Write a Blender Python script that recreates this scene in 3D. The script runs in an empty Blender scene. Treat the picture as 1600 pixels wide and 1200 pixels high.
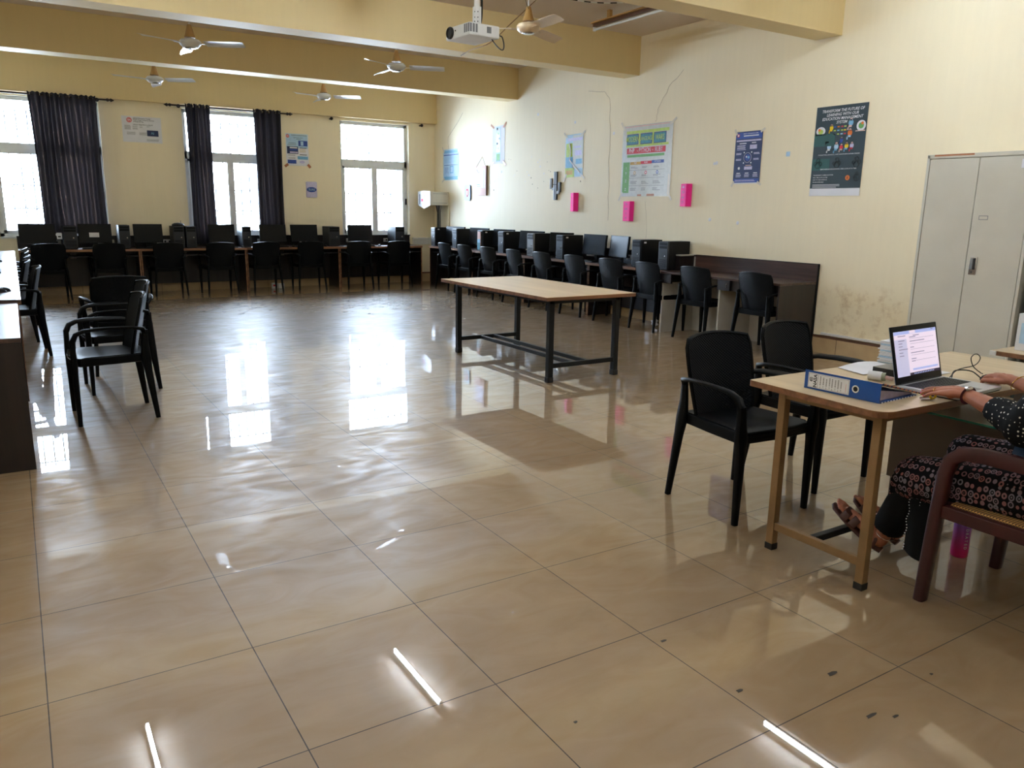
import bpy, bmesh, math, random
from mathutils import Vector, Matrix
R_ = math.radians
random.seed(7)
sc = bpy.context.scene
COL = sc.collection

# ------------------------------------------------------------------ camera
cam_d = bpy.data.cameras.new('camera')
cam = bpy.data.objects.new('camera', cam_d); COL.objects.link(cam)
cam_d.sensor_fit = 'HORIZONTAL'; cam_d.sensor_width = 36.0
cam_d.lens = 1221.9 / 1600 * 36.0
cam_d.clip_start = 0.05; cam_d.clip_end = 200
_yaw, _pit, _rol = R_(32.297), R_(12.574), R_(0.929)
_f = Vector((math.sin(_yaw) * math.cos(_pit), math.cos(_yaw) * math.cos(_pit), -math.sin(_pit)))
_r = Vector((math.cos(_yaw), -math.sin(_yaw), 0)); _u = _r.cross(_f)
_r2 = math.cos(_rol) * _r + math.sin(_rol) * _u
_u2 = -math.sin(_rol) * _r + math.cos(_rol) * _u
M = Matrix((_r2, _u2, -_f)).transposed().to_4x4(); M.translation = Vector((0, 0, 1.4624))
cam.matrix_world = M
sc.camera = cam

# ------------------------------------------------------------------ view, world, portals
sc.view_settings.view_transform = 'Standard'
sc.view_settings.look = 'None'
sc.view_settings.exposure = 2.25
sc.view_settings.gamma = 1.0
sc.view_settings.use_curve_mapping = False
sc.cycles.use_denoising = True
sc.cycles.max_bounces = 10
sc.cycles.diffuse_bounces = 6
sc.cycles.glossy_bounces = 5
sc.cycles.transparent_max_bounces = 16
sc.cycles.sample_clamp_indirect = 8.0
sc.cycles.caustics_reflective = False
sc.cycles.caustics_refractive = False

SKY = 17.0
TUBE = 25.0       # fluorescent tubes
w = bpy.data.worlds.new('sky'); sc.world = w; w.use_nodes = True
bg = w.node_tree.nodes['Background']
bg.inputs[0].default_value = (0.64, 0.80, 1.0, 1); bg.inputs[1].default_value = SKY

# room frame (metres): camera stands at x=0 y=0, +Y runs to the window wall
WX, WY, LX, BY, CZ = 7.30, 14.59, -0.62, -3.6, 3.72
WIN = [(-0.16, 1.36), (2.60, 4.12), (5.35, 6.74)]     # x ranges
WZ0, WZ1 = 0.92, 3.03

for i, (a, b) in enumerate(WIN):
    ld = bpy.data.lights.new('daylight_portal', 'AREA'); ld.shape = 'RECTANGLE'
    ld.size = b - a; ld.size_y = WZ1 - WZ0; ld.energy = 1.0
    lo = bpy.data.objects.new('daylight_portal', ld); COL.objects.link(lo)
    lo.location = ((a + b) / 2, WY + 0.30, (WZ0 + WZ1) / 2)
    lo.rotation_euler = (R_(-90), 0, 0)
    ld.cycles.is_portal = True

# ------------------------------------------------------------------ materials
def new_mat(name):
    m = bpy.data.materials.new(name); m.use_nodes = True
    return m, m.node_tree.nodes, m.node_tree.links, m.node_tree.nodes['Principled BSDF']

def srgb(c):
    return tuple(((x / 255) / 12.92 if x / 255 <= 0.04045 else ((x / 255 + 0.055) / 1.055) ** 2.4) for x in c) + (1,)

def mat(name, c, rough=0.5, metal=0.0, var=0.06, scale=8.0, bump=0.0, bscale=60.0, coat=0.0, spec=0.5, stretch=None):
    """procedural paint/plastic/wood: colour varied by noise, optional bump"""
    m, N, L, P = new_mat(name)
    c = srgb(c)
    P.inputs['Roughness'].default_value = rough; P.inputs['Metallic'].default_value = metal
    P.inputs['Coat Weight'].default_value = coat; P.inputs['Coat Roughness'].default_value = 0.08
    P.inputs['Specular IOR Level'].default_value = spec
    tc = N.new('ShaderNodeTexCoord'); mp = N.new('ShaderNodeMapping')
    L.new(tc.outputs['Object'], mp.inputs[0])
    if stretch: mp.inputs['Scale'].default_value = stretch
    nz = N.new('ShaderNodeTexNoise'); nz.inputs['Scale'].default_value = scale; nz.inputs['Detail'].default_value = 5
    L.new(mp.outputs[0], nz.inputs['Vector'])
    rp = N.new('ShaderNodeValToRGB')
    rp.color_ramp.elements[0].position = 0.3; rp.color_ramp.elements[1].position = 0.7
    rp.color_ramp.elements[0].color = tuple(x * (1 - var) for x in c[:3]) + (1,)
    rp.color_ramp.elements[1].color = tuple(min(1, x * (1 + var)) for x in c[:3]) + (1,)
    L.new(nz.outputs[0], rp.inputs[0]); L.new(rp.outputs[0], P.inputs['Base Color'])
    if bump:
        n2 = N.new('ShaderNodeTexNoise'); n2.inputs['Scale'].default_value = bscale
        L.new(mp.outputs[0], n2.inputs['Vector'])
        bp = N.new('ShaderNodeBump'); bp.inputs['Strength'].default_value = bump; bp.inputs['Distance'].default_value = 0.002
        L.new(n2.outputs[0], bp.inputs['Height']); L.new(bp.outputs[0], P.inputs['Normal'])
    return m

def emit_mat(name, c, s):
    m, N, L, P = new_mat(name)
    P.inputs['Base Color'].default_value = srgb(c)
    P.inputs['Emission Color'].default_value = srgb(c); P.inputs['Emission Strength'].default_value = s
    return m

def math_node(N, L, op, a, b=None, c=None):
    n = N.new('ShaderNodeMath'); n.operation = op
    for i, v in enumerate((a, b, c)):
        if v is None: continue
        if isinstance(v, (int, float)): n.inputs[i].default_value = v
        else: L.new(v, n.inputs[i])
    return n.outputs[0]

def mix_col(N, L, fac, a, b):
    n = N.new('ShaderNodeMix'); n.data_type = 'RGBA'
    for s, v in ((0, fac), (6, a), (7, b)):
        if isinstance(v, (int, float)): n.inputs[s].default_value = v
        elif isinstance(v, tuple): n.inputs[s].default_value = v
        else: L.new(v, n.inputs[s])
    return n.outputs[2]

def floor_mat():
    m, N, L, P = new_mat('polished_floor_tiles')
    tc = N.new('ShaderNodeTexCoord'); sp = N.new('ShaderNodeSeparateXYZ'); L.new(tc.outputs['Object'], sp.inputs[0])
    lines = []
    ids = []
    for k, off in (('X', 0.054), ('Y', -2.481)):
        s = math_node(N, L, 'DIVIDE', math_node(N, L, 'ADD', sp.outputs[k], off), 0.6)
        ids.append(math_node(N, L, 'FLOOR', s))
        fr = math_node(N, L, 'FRACT', s)
        d = math_node(N, L, 'MINIMUM', fr, math_node(N, L, 'SUBTRACT', 1.0, fr))
        lines.append(math_node(N, L, 'LESS_THAN', d, 0.0030))
    ln = math_node(N, L, 'MAXIMUM', lines[0], lines[1])
    cb = N.new('ShaderNodeCombineXYZ'); L.new(ids[0], cb.inputs[0]); L.new(ids[1], cb.inputs[1])
    wn = N.new('ShaderNodeTexWhiteNoise'); L.new(cb.outputs[0], wn.inputs['Vector'])
    # per tile cloudy marble: shift noise by the tile's random colour
    va = N.new('ShaderNodeVectorMath'); va.operation = 'MULTIPLY_ADD'
    L.new(wn.outputs['Color'], va.inputs[0]); va.inputs[1].default_value = (9, 9, 9); L.new(tc.outputs['Object'], va.inputs[2])
    nz = N.new('ShaderNodeTexNoise'); nz.inputs['Scale'].default_value = 2.2; nz.inputs['Detail'].default_value = 7; nz.inputs['Distortion'].default_value = 0.3
    L.new(va.outputs[0], nz.inputs['Vector'])
    rp = N.new('ShaderNodeValToRGB'); e = rp.color_ramp.elements
    e[0].position = 0.2; e[0].color = srgb((144, 118, 86)); e[1].position = 0.8; e[1].color = srgb((161, 135, 102))
    L.new(nz.outputs[0], rp.inputs[0])
    base = mix_col(N, L, ln, rp.outputs[0], srgb((52, 40, 30)))
    L.new(base, P.inputs['Base Color'])
    # wiped, scuffed polish: streaky roughness
    mp = N.new('ShaderNodeMapping'); mp.inputs['Scale'].default_value = (1.8, 4.0, 1); mp.inputs['Rotation'].default_value = (0, 0, 0.5)
    L.new(tc.outputs['Object'], mp.inputs[0])
    n2 = N.new('ShaderNodeTexNoise'); n2.inputs['Scale'].default_value = 1.6; n2.inputs['Detail'].default_value = 8; n2.inputs['Distortion'].default_value = 1.8
    L.new(mp.outputs[0], n2.inputs['Vector'])
    mr = N.new('ShaderNodeMapRange'); mr.inputs[1].default_value = 0.3; mr.inputs[2].default_value = 0.7
    mr.inputs[3].default_value = 0.34; mr.inputs[4].default_value = 0.56
    L.new(n2.outputs[0], mr.inputs[0]); L.new(mr.outputs[0], P.inputs['Roughness'])
    P.inputs['IOR'].default_value = 1.45; 
    ms = N.new('ShaderNodeMapRange'); ms.inputs[1].default_value = 0.35; ms.inputs[2].default_value = 0.65; ms.inputs[3].default_value = 0.7; ms.inputs[4].default_value = 0.35
    L.new(n2.outputs[0], ms.inputs[0]); L.new(ms.outputs[0], P.inputs['Specular IOR Level'])
    L.new(math_node(N, L, 'MULTIPLY_ADD', ln, -0.8, 0.95), P.inputs['Coat Weight']); P.inputs['Coat Roughness'].default_value = 0.006; P.inputs['Coat IOR'].default_value = 1.75
    bp = N.new('ShaderNodeBump'); bp.inputs['Strength'].default_value = 0.02; bp.inputs['Distance'].default_value = 0.002
    L.new(n2.outputs[0], bp.inputs['Height']); L.new(bp.outputs[0], P.inputs['Normal'])
    return m

def wall_mat(name, c, stain=None):
    """distempered plaster: faint roller streaks, blotches; STAIN = damp patch (cx,cy,cz, ry, rz)"""
    m, N, L, P = new_mat(name)
    tc = N.new('ShaderNodeTexCoord')
    nz = N.new('ShaderNodeTexNoise'); nz.inputs['Scale'].default_value = 0.9; nz.inputs['Detail'].default_value = 6
    L.new(tc.outputs['Object'], nz.inputs['Vector'])
    mp = N.new('ShaderNodeMapping'); mp.inputs['Scale'].default_value = (14, 14, 1.2); L.new(tc.outputs['Object'], mp.inputs[0])
    n2 = N.new('ShaderNodeTexNoise'); n2.inputs['Scale'].default_value = 1.5; n2.inputs['Detail'].default_value = 4
    L.new(mp.outputs[0], n2.inputs['Vector'])
    c = srgb(c)
    f = math_node(N, L, 'MULTIPLY_ADD', n2.outputs[0], 0.35, math_node(N, L, 'MULTIPLY', nz.outputs[0], 0.65))
    rp = N.new('ShaderNodeValToRGB'); e = rp.color_ramp.elements
    e[0].position = 0.35; e[0].color = tuple(x * 0.95 for x in c[:3]) + (1,); e[1].position = 0.65; e[1].color = c
    L.new(f, rp.inputs[0]); out = rp.outputs[0]
    if stain:
        cy, cz, ry, rz = stain
        sp = N.new('ShaderNodeSeparateXYZ'); L.new(tc.outputs['Object'], sp.inputs[0])
        a = math_node(N, L, 'POWER', math_node(N, L, 'ABSOLUTE', math_node(N, L, 'DIVIDE', math_node(N, L, 'SUBTRACT', sp.outputs['Y'], cy), ry)), 4)
        b = math_node(N, L, 'POWER', math_node(N, L, 'ABSOLUTE', math_node(N, L, 'DIVIDE', math_node(N, L, 'SUBTRACT', sp.outputs['Z'], cz), rz)), 4)
        ins = math_node(N, L, 'SUBTRACT', 1.0, math_node(N, L, 'MINIMUM', 1.0, math_node(N, L, 'ADD', a, b)))
        n3 = N.new('ShaderNodeTexNoise'); n3.inputs['Scale'].default_value = 7; n3.inputs['Detail'].default_value = 8; n3.inputs['Roughness'].default_value = 0.7
        L.new(tc.outputs['Object'], n3.inputs['Vector'])
        mr = N.new('ShaderNodeMapRange'); mr.inputs[1].default_value = 0.5; mr.inputs[2].default_value = 0.68
        L.new(n3.outputs[0], mr.inputs[0])
        out = mix_col(N, L, math_node(N, L, 'MULTIPLY', math_node(N, L, 'MULTIPLY', ins, mr.outputs[0]), 0.55), out, srgb((176, 140, 84)))
    L.new(out, P.inputs['Base Color'])
    P.inputs['Roughness'].default_value = 0.62; P.inputs['Specular IOR Level'].default_value = 0.3
    bp = N.new('ShaderNodeBump'); bp.inputs['Strength'].default_value = 0.15; bp.inputs['Distance'].default_value = 0.004
    L.new(f, bp.inputs['Height']); L.new(bp.outputs[0], P.inputs['Normal'])
    return m

def glass_mat(name, tint=(1, 1, 1)):
    m, N, L, P = new_mat(name)
    N.remove(P); out = N['Material Output']
    tr = N.new('ShaderNodeBsdfTransparent'); tr.inputs[0].default_value = tint + (1,)
    gl = N.new('ShaderNodeBsdfGlossy'); gl.inputs['Roughness'].default_value = 0.02
    fr = N.new('ShaderNodeFresnel'); fr.inputs[0].default_value = 1.45
    nz = N.new('ShaderNodeTexNoise'); nz.inputs['Scale'].default_value = 3
    f = math_node(N, L, 'MULTIPLY', fr.outputs[0], math_node(N, L, 'MULTIPLY_ADD', nz.outputs[0], 0.2, 0.8))
    mx = N.new('ShaderNodeMixShader'); L.new(f, mx.inputs[0]); L.new(tr.outputs[0], mx.inputs[1]); L.new(gl.outputs[0], mx.inputs[2])
    L.new(mx.outputs[0], out.inputs[0])
    return m

def wood_mat(name, c1, c2, axis='Z', rough=0.35, scale=22, coat=0.2):
    m, N, L, P = new_mat(name)
    tc = N.new('ShaderNodeTexCoord'); mp = N.new('ShaderNodeMapping')
    s = {'X': (0.06, 1, 1), 'Y': (1, 0.06, 1), 'Z': (1, 1, 0.06)}[axis]
    mp.inputs['Scale'].default_value = s; L.new(tc.outputs['Object'], mp.inputs[0])
    nz = N.new('ShaderNodeTexNoise'); nz.inputs['Scale'].default_value = scale; nz.inputs['Detail'].default_value = 7; nz.inputs['Distortion'].default_value = 0.4
    L.new(mp.outputs[0], nz.inputs['Vector'])
    rp = N.new('ShaderNodeValToRGB'); e = rp.color_ramp.elements
    e[0].position = 0.35; e[0].color = srgb(c1); e[1].position = 0.65; e[1].color = srgb(c2)
    L.new(nz.outputs[0], rp.inputs[0]); L.new(rp.outputs[0], P.inputs['Base Color'])
    P.inputs['Roughness'].default_value = rough; P.inputs['Coat Weight'].default_value = coat
    return m

def weave_mat():
    m, N, L, P = new_mat('black_rattan_weave_plastic')
    tc = N.new('ShaderNodeTexCoord'); sp = N.new('ShaderNodeSeparateXYZ'); L.new(tc.outputs['Object'], sp.inputs[0])
    x = math_node(N, L, 'MULTIPLY', sp.outputs['X'], 330.0); z = math_node(N, L, 'MULTIPLY', sp.outputs['Z'], 420.0)
    h = math_node(N, L, 'MULTIPLY', math_node(N, L, 'SINE', x), math_node(N, L, 'SINE', z))
    P.inputs['Base Color'].default_value = srgb((7, 10, 14)); P.inputs['Roughness'].default_value = 0.5; P.inputs['Specular IOR Level'].default_value = 0.15
    bp = N.new('ShaderNodeBump'); bp.inputs['Strength'].default_value = 0.5; bp.inputs['Distance'].default_value = 0.003
    L.new(h, bp.inputs['Height']); L.new(bp.outputs[0], P.inputs['Normal'])
    return m

def curtain_mat():
    m, N, L, P = new_mat('navy_curtain_cloth')
    N.remove(P); out = N['Material Output']
    tc = N.new('ShaderNodeTexCoord'); nz = N.new('ShaderNodeTexNoise'); nz.inputs['Scale'].default_value = 180; nz.inputs['Detail'].default_value = 2
    L.new(tc.outputs['Object'], nz.inputs['Vector'])
    rp = N.new('ShaderNodeValToRGB'); e = rp.color_ramp.elements
    e[0].color = srgb((46, 46, 52)); e[1].color = srgb((82, 80, 86)); L.new(nz.outputs[0], rp.inputs[0])
    d = N.new('ShaderNodeBsdfDiffuse'); t = N.new('ShaderNodeBsdfTranslucent')
    L.new(rp.outputs[0], d.inputs[0]); L.new(rp.outputs[0], t.inputs[0])
    mx = N.new('ShaderNodeMixShader'); mx.inputs[0].default_value = 0.4
    L.new(d.outputs[0], mx.inputs[1]); L.new(t.outputs[0], mx.inputs[2])
    # open weave: a little daylight passes straight through where the cloth is seen square on
    lw = N.new('ShaderNodeLayerWeight'); lw.inputs[0].default_value = 0.5
    op = math_node(N, L, 'MULTIPLY', math_node(N, L, 'POWER', math_node(N, L, 'SUBTRACT', 1.0, lw.outputs['Facing']), 3.0), 0.03)
    tp = N.new('ShaderNodeBsdfTransparent'); tp.inputs[0].default_value = (1.0, 0.76, 0.64, 1); m2 = N.new('ShaderNodeMixShader')
    L.new(op, m2.inputs[0]); L.new(mx.outputs[0], m2.inputs[1]); L.new(tp.outputs[0], m2.inputs[2])
    L.new(m2.outputs[0], out.inputs[0])
    return m

def dots_mat():
    """black cloth with small white polka dots"""
    m, N, L, P = new_mat('black_cloth_white_dots')
    tc = N.new('ShaderNodeTexCoord'); vo = N.new('ShaderNodeTexVoronoi'); vo.inputs['Scale'].default_value = 62; vo.inputs['Randomness'].default_value = 0.35
    L.new(tc.outputs['Object'], vo.inputs['Vector'])
    f = math_node(N, L, 'LESS_THAN', vo.outputs['Distance'], 0.2)
    L.new(mix_col(N, L, f, srgb((13, 13, 16)), srgb((205, 200, 190))), P.inputs['Base Color'])
    P.inputs['Roughness'].default_value = 0.85; P.inputs['Specular IOR Level'].default_value = 0.2
    return m

def leaf_mat():
    """black cloth with block printed paisley leaves in grey pink outlines"""
    m, N, L, P = new_mat('black_cloth_printed_leaves')
    tc = N.new('ShaderNodeTexCoord'); mp = N.new('ShaderNodeMapping'); mp.inputs['Scale'].default_value = (1.0, 1.0, 0.75)
    L.new(tc.outputs['Object'], mp.inputs[0])
    vo = N.new('ShaderNodeTexVoronoi'); vo.inputs['Scale'].default_value = 44; vo.inputs['Randomness'].default_value = 0.3
    L.new(mp.outputs[0], vo.inputs['Vector'])
    d = vo.outputs['Distance']
    ring = math_node(N, L, 'MULTIPLY', math_node(N, L, 'GREATER_THAN', d, 0.27), math_node(N, L, 'LESS_THAN', d, 0.46))
    core = math_node(N, L, 'LESS_THAN', d, 0.13)
    f = math_node(N, L, 'MAXIMUM', ring, core)
    sp = N.new('ShaderNodeSeparateColor'); L.new(vo.outputs['Color'], sp.inputs[0])
    tint = mix_col(N, L, sp.outputs[0], srgb((150, 96, 92)), srgb((122, 118, 128)))
    L.new(mix_col(N, L, math_node(N, L, 'MULTIPLY', f, 0.8), srgb((14, 12, 15)), tint), P.inputs['Base Color'])
    P.inputs['Roughness'].default_value = 0.9; P.inputs['Specular IOR Level'].default_value = 0.15
    return m

def cane_mat():
    m, N, L, P = new_mat('woven_cane_seat')
    tc = N.new('ShaderNodeTexCoord'); mp = N.new('ShaderNodeMapping'); mp.inputs['Rotation'].default_value = (0, 0, R_(45))
    L.new(tc.outputs['Object'], mp.inputs[0])
    ck = N.new('ShaderNodeTexChecker'); ck.inputs['Scale'].default_value = 130
    ck.inputs['Color1'].default_value = srgb((190, 145, 80)); ck.inputs['Color2'].default_value = srgb((60, 32, 18))
    L.new(mp.outputs[0], ck.inputs[0]); L.new(ck.outputs[0], P.inputs['Base Color'])
    P.inputs['Roughness'].default_value = 0.6
    return m

def bottle_mat():
    m, N, L, P = new_mat('purple_to_pink_frosted_bottle')
    tc = N.new('ShaderNodeTexCoord'); sp = N.new('ShaderNodeSeparateXYZ'); L.new(tc.outputs['Object'], sp.inputs[0])
    mr = N.new('ShaderNodeMapRange'); mr.inputs[1].default_value = 0.03; mr.inputs[2].default_value = 0.19; L.new(sp.outputs['Z'], mr.inputs[0])
    L.new(mix_col(N, L, mr.outputs[0], srgb((225, 40, 130)), srgb((120, 105, 205))), P.inputs['Base Color'])
    P.inputs['Roughness'].default_value = 0.35; P.inputs['Transmission Weight'].default_value = 0.15
    return m

def skin_mat():
    m = mat('brown_skin', (166, 104, 78), rough=0.5, var=0.08, scale=30, bump=0.2, bscale=300)
    P = m.node_tree.nodes['Principled BSDF']
    P.inputs['Subsurface Weight'].default_value = 0.08; P.inputs['Subsurface Radius'].default_value = (0.02, 0.008, 0.004)
    return m

K = {}
K['floor'] = floor_mat()
K['wall_r'] = wall_mat('cream_plaster_with_damp_patch', (244, 231, 201), stain=(4.85, 0.48, 0.55, 0.30))
K['wall'] = wall_mat('cream_plaster', (244, 231, 201))
K['beam'] = wall_mat('cream_plaster_bounce_tint', (228, 206, 156))  # same paint as the walls, with yellow bounced light put into the colour
K['ceil'] = wall_mat('off_white_ceiling_plaster', (218, 206, 198))
K['skirt'] = mat('tan_skirting_tile', (196, 170, 132), rough=0.25, var=0.1, scale=5)
K['black'] = mat('black_chair_plastic', (5, 6, 8), rough=0.46, spec=0.12, var=0.15, scale=5, bump=0.1, bscale=400)
K['weave'] = weave_mat()
K['wenge'] = wood_mat('dark_wenge_laminate', (16, 10, 12), (32, 20, 21), 'Z', 0.42)
K['wengeY'] = wood_mat('dark_wenge_desktop', (44, 28, 26), (68, 46, 41), 'Y', 0.33)
K['wengeX'] = wood_mat('dark_wenge_desktop_across', (54, 36, 32), (80, 57, 50), 'X', 0.33)
K['edge'] = wood_mat('brown_edge_band', (120, 82, 58), (160, 116, 84), 'X', 0.45)
K['whitelam'] = mat('off_white_laminate', (196, 190, 180), rough=0.4, var=0.04)
K['oak'] = wood_mat('light_oak_laminate', (196, 170, 132), (216, 192, 154), 'Y', 0.32, scale=14)
K['ply'] = wood_mat('plywood_edge', (104, 66, 42), (142, 96, 62), 'X', 0.5)
K['plytop'] = wood_mat('pale_beech_tabletop', (210, 178, 138), (226, 196, 156), 'Y', 0.3, scale=10)
K['tanmetal'] = mat('tan_enamelled_steel', (138, 108, 72), rough=0.45, var=0.12, scale=14, metal=0.1)
K['blackmetal'] = mat('black_painted_steel', (14, 18, 22), rough=0.42, spec=0.35, var=0.15)
K['pc'] = mat('black_computer_case', (8, 9, 12), rough=0.5, spec=0.3, var=0.15, bump=0.1)
K['pcfront'] = mat('charcoal_case_front', (30, 34, 42), rough=0.4, var=0.12)
K['screen'] = mat('dark_glossy_screen', (7, 9, 13), rough=0.3, spec=0.2, var=0.1)
K['bezel'] = mat('black_bezel_plastic', (9, 11, 15), rough=0.5, spec=0.2, var=0.1)
K['white'] = mat('white_plastic', (225, 225, 225), rough=0.4, var=0.03)
K['paper'] = mat('white_paper', (226, 226, 232), rough=0.8, var=0.03)
K['greytext'] = mat('grey_print', (120, 120, 124), rough=0.8)
K['darktext'] = mat('black_print', (26, 26, 30), rough=0.8)
K['upvc'] = mat('white_window_frame', (222, 224, 226), rough=0.35, var=0.03)
K['bar'] = mat('painted_window_bar', (150, 152, 158), rough=0.5, var=0.06)
K['glass'] = glass_mat('window_glass')
K['curtain'] = curtain_mat()
K['rod'] = mat('dark_bronze_rod', (46, 38, 36), rough=0.35, metal=0.6)
K['chrome'] = mat('chrome', (200, 200, 205), rough=0.2, metal=1.0, var=0.03)
K['steel'] = mat('grey_painted_steel', (204, 199, 186), rough=0.38, var=0.05, scale=3)
K['steeldark'] = mat('dark_green_grey_steel', (62, 68, 64), rough=0.5, var=0.08)
K['fan'] = mat('pale_grey_fan_enamel', (205, 205, 205), rough=0.3, var=0.04)
K['fancream'] = mat('cream_fan_enamel', (212, 190, 160), rough=0.3, var=0.04)
K['fanbell'] = mat('ochre_fan_bell', (170, 130, 72), rough=0.45, var=0.08)
K['brown'] = mat('brown_trim', (98, 66, 48), rough=0.5)
K['tube_on'] = emit_mat('lit_fluorescent_tube', (228, 243, 255), TUBE)
K['tube_off'] = mat('unlit_fluorescent_tube', (224, 228, 230), rough=0.25, var=0.02)
K['cable'] = mat('black_cable_rubber', (16, 16, 18), rough=0.5)
K['wire'] = mat('tan_cotton_wire', (120, 92, 66), rough=0.8)
K['blue'] = mat('blue_binder_cover', (18, 78, 158), rough=0.32, var=0.06)
K['grey'] = mat('mid_grey_plastic', (120, 122, 126), rough=0.45)
K['silver'] = mat('silver_laptop_shell', (190, 192, 196), rough=0.32, metal=0.6, var=0.03)
K['maroon'] = wood_mat('polished_maroon_wood', (46, 4, 9), (58, 7, 14), 'Z', 0.45, scale=12, coat=0.06)
K['cane'] = cane_mat()
K['bottle'] = bottle_mat()
K['skin'] = skin_mat()
K['dots'] = dots_mat()
K['leaf'] = leaf_mat()
K['trouser'] = mat('black_cotton', (12, 13, 14), rough=0.9, spec=0.2)
K['sandal'] = mat('brown_sandal_leather', (74, 38, 30), rough=0.45, var=0.12)
K['gold'] = mat('gold_metal', (220, 170, 80), rough=0.2, metal=1.0)
K['hair'] = mat('black_hair', (10, 8, 8), rough=0.6, spec=0.25, stretch=(8, 8, 0.5), var=0.3)
K['pink'] = mat('fluorescent_pink_paper', (255, 30, 150), rough=0.75, var=0.04)
K['pinkdark'] = mat('deep_pink_paper', (226, 16, 110), rough=0.75, var=0.04)
K['tape'] = mat('brown_packing_tape', (176, 110, 70), rough=0.4, var=0.15, scale=60)
K['clear'] = mat('clear_tape', (222, 214, 200), rough=0.25, var=0.05)
K['green'] = mat('green_print', (110, 168, 92), rough=0.6, var=0.1, scale=40)
K['lime'] = mat('lime_print', (182, 206, 92), rough=0.6, var=0.15, scale=25)
K['red'] = mat('red_print', (206, 44, 62), rough=0.6)
K['orange'] = mat('orange_print', (232, 122, 48), rough=0.6)
K['ochre'] = mat('ochre_print', (200, 160, 70), rough=0.6, var=0.12, scale=30)
K['teal'] = mat('teal_print', (34, 122, 140), rough=0.5, var=0.3, scale=30)
K['navy'] = mat('navy_print', (26, 44, 92), rough=0.5, var=0.12, scale=20)
K['royal'] = mat('royal_blue_print', (40, 74, 160), rough=0.5, var=0.15, scale=30)
K['slate'] = mat('dark_slate_print', (40, 58, 66), rough=0.5, var=0.15, scale=3)
K['slategreen'] = mat('dark_green_print', (34, 84, 80), rough=0.5, var=0.1, scale=6)
K['paleblue'] = mat('pale_blue_print', (176, 208, 232), rough=0.6, var=0.08, scale=20)
K['skyblue'] = mat('sky_blue_print', (120, 178, 214), rough=0.6, var=0.1, scale=30)
K['lilac'] = mat('lilac_print', (196, 190, 220), rough=0.5, var=0.12, scale=40)
K['peach'] = mat('peach_print', (224, 186, 176), rough=0.7, var=0.06)
K['film'] = mat('wrinkled_plastic_film', (208, 210, 206), rough=0.2, var=0.06, scale=20, bump=0.9, bscale=26)
K['yellow'] = mat('yellow_plastic', (240, 205, 20), rough=0.4)
K['glassedge'] = mat('green_glass_edge', (10, 120, 104), rough=0.15, var=0.1)
K['glasstop'] = mat('dusty_glass_top', (150, 160, 136), rough=0.12, var=0.06, scale=3, coat=0.6)
K['ext'] = mat('grey_blue_roughcast', (120, 150, 172), rough=0.9, var=0.25, scale=60, bump=0.6, bscale=80)
K['book'] = mat('grey_book_cover', (126, 122, 112), rough=0.5)
K['deskmod'] = mat('brown_grey_panel', (92, 78, 66), rough=0.5, var=0.06)
K['grime'] = mat('dark_floor_scuff', (60, 52, 44), rough=0.6)
K['bluecloth'] = mat('blue_satin_ribbon', (22, 52, 88), rough=0.6)
K['strap'] = mat('maroon_watch_strap', (74, 20, 34), rough=0.5)

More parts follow.
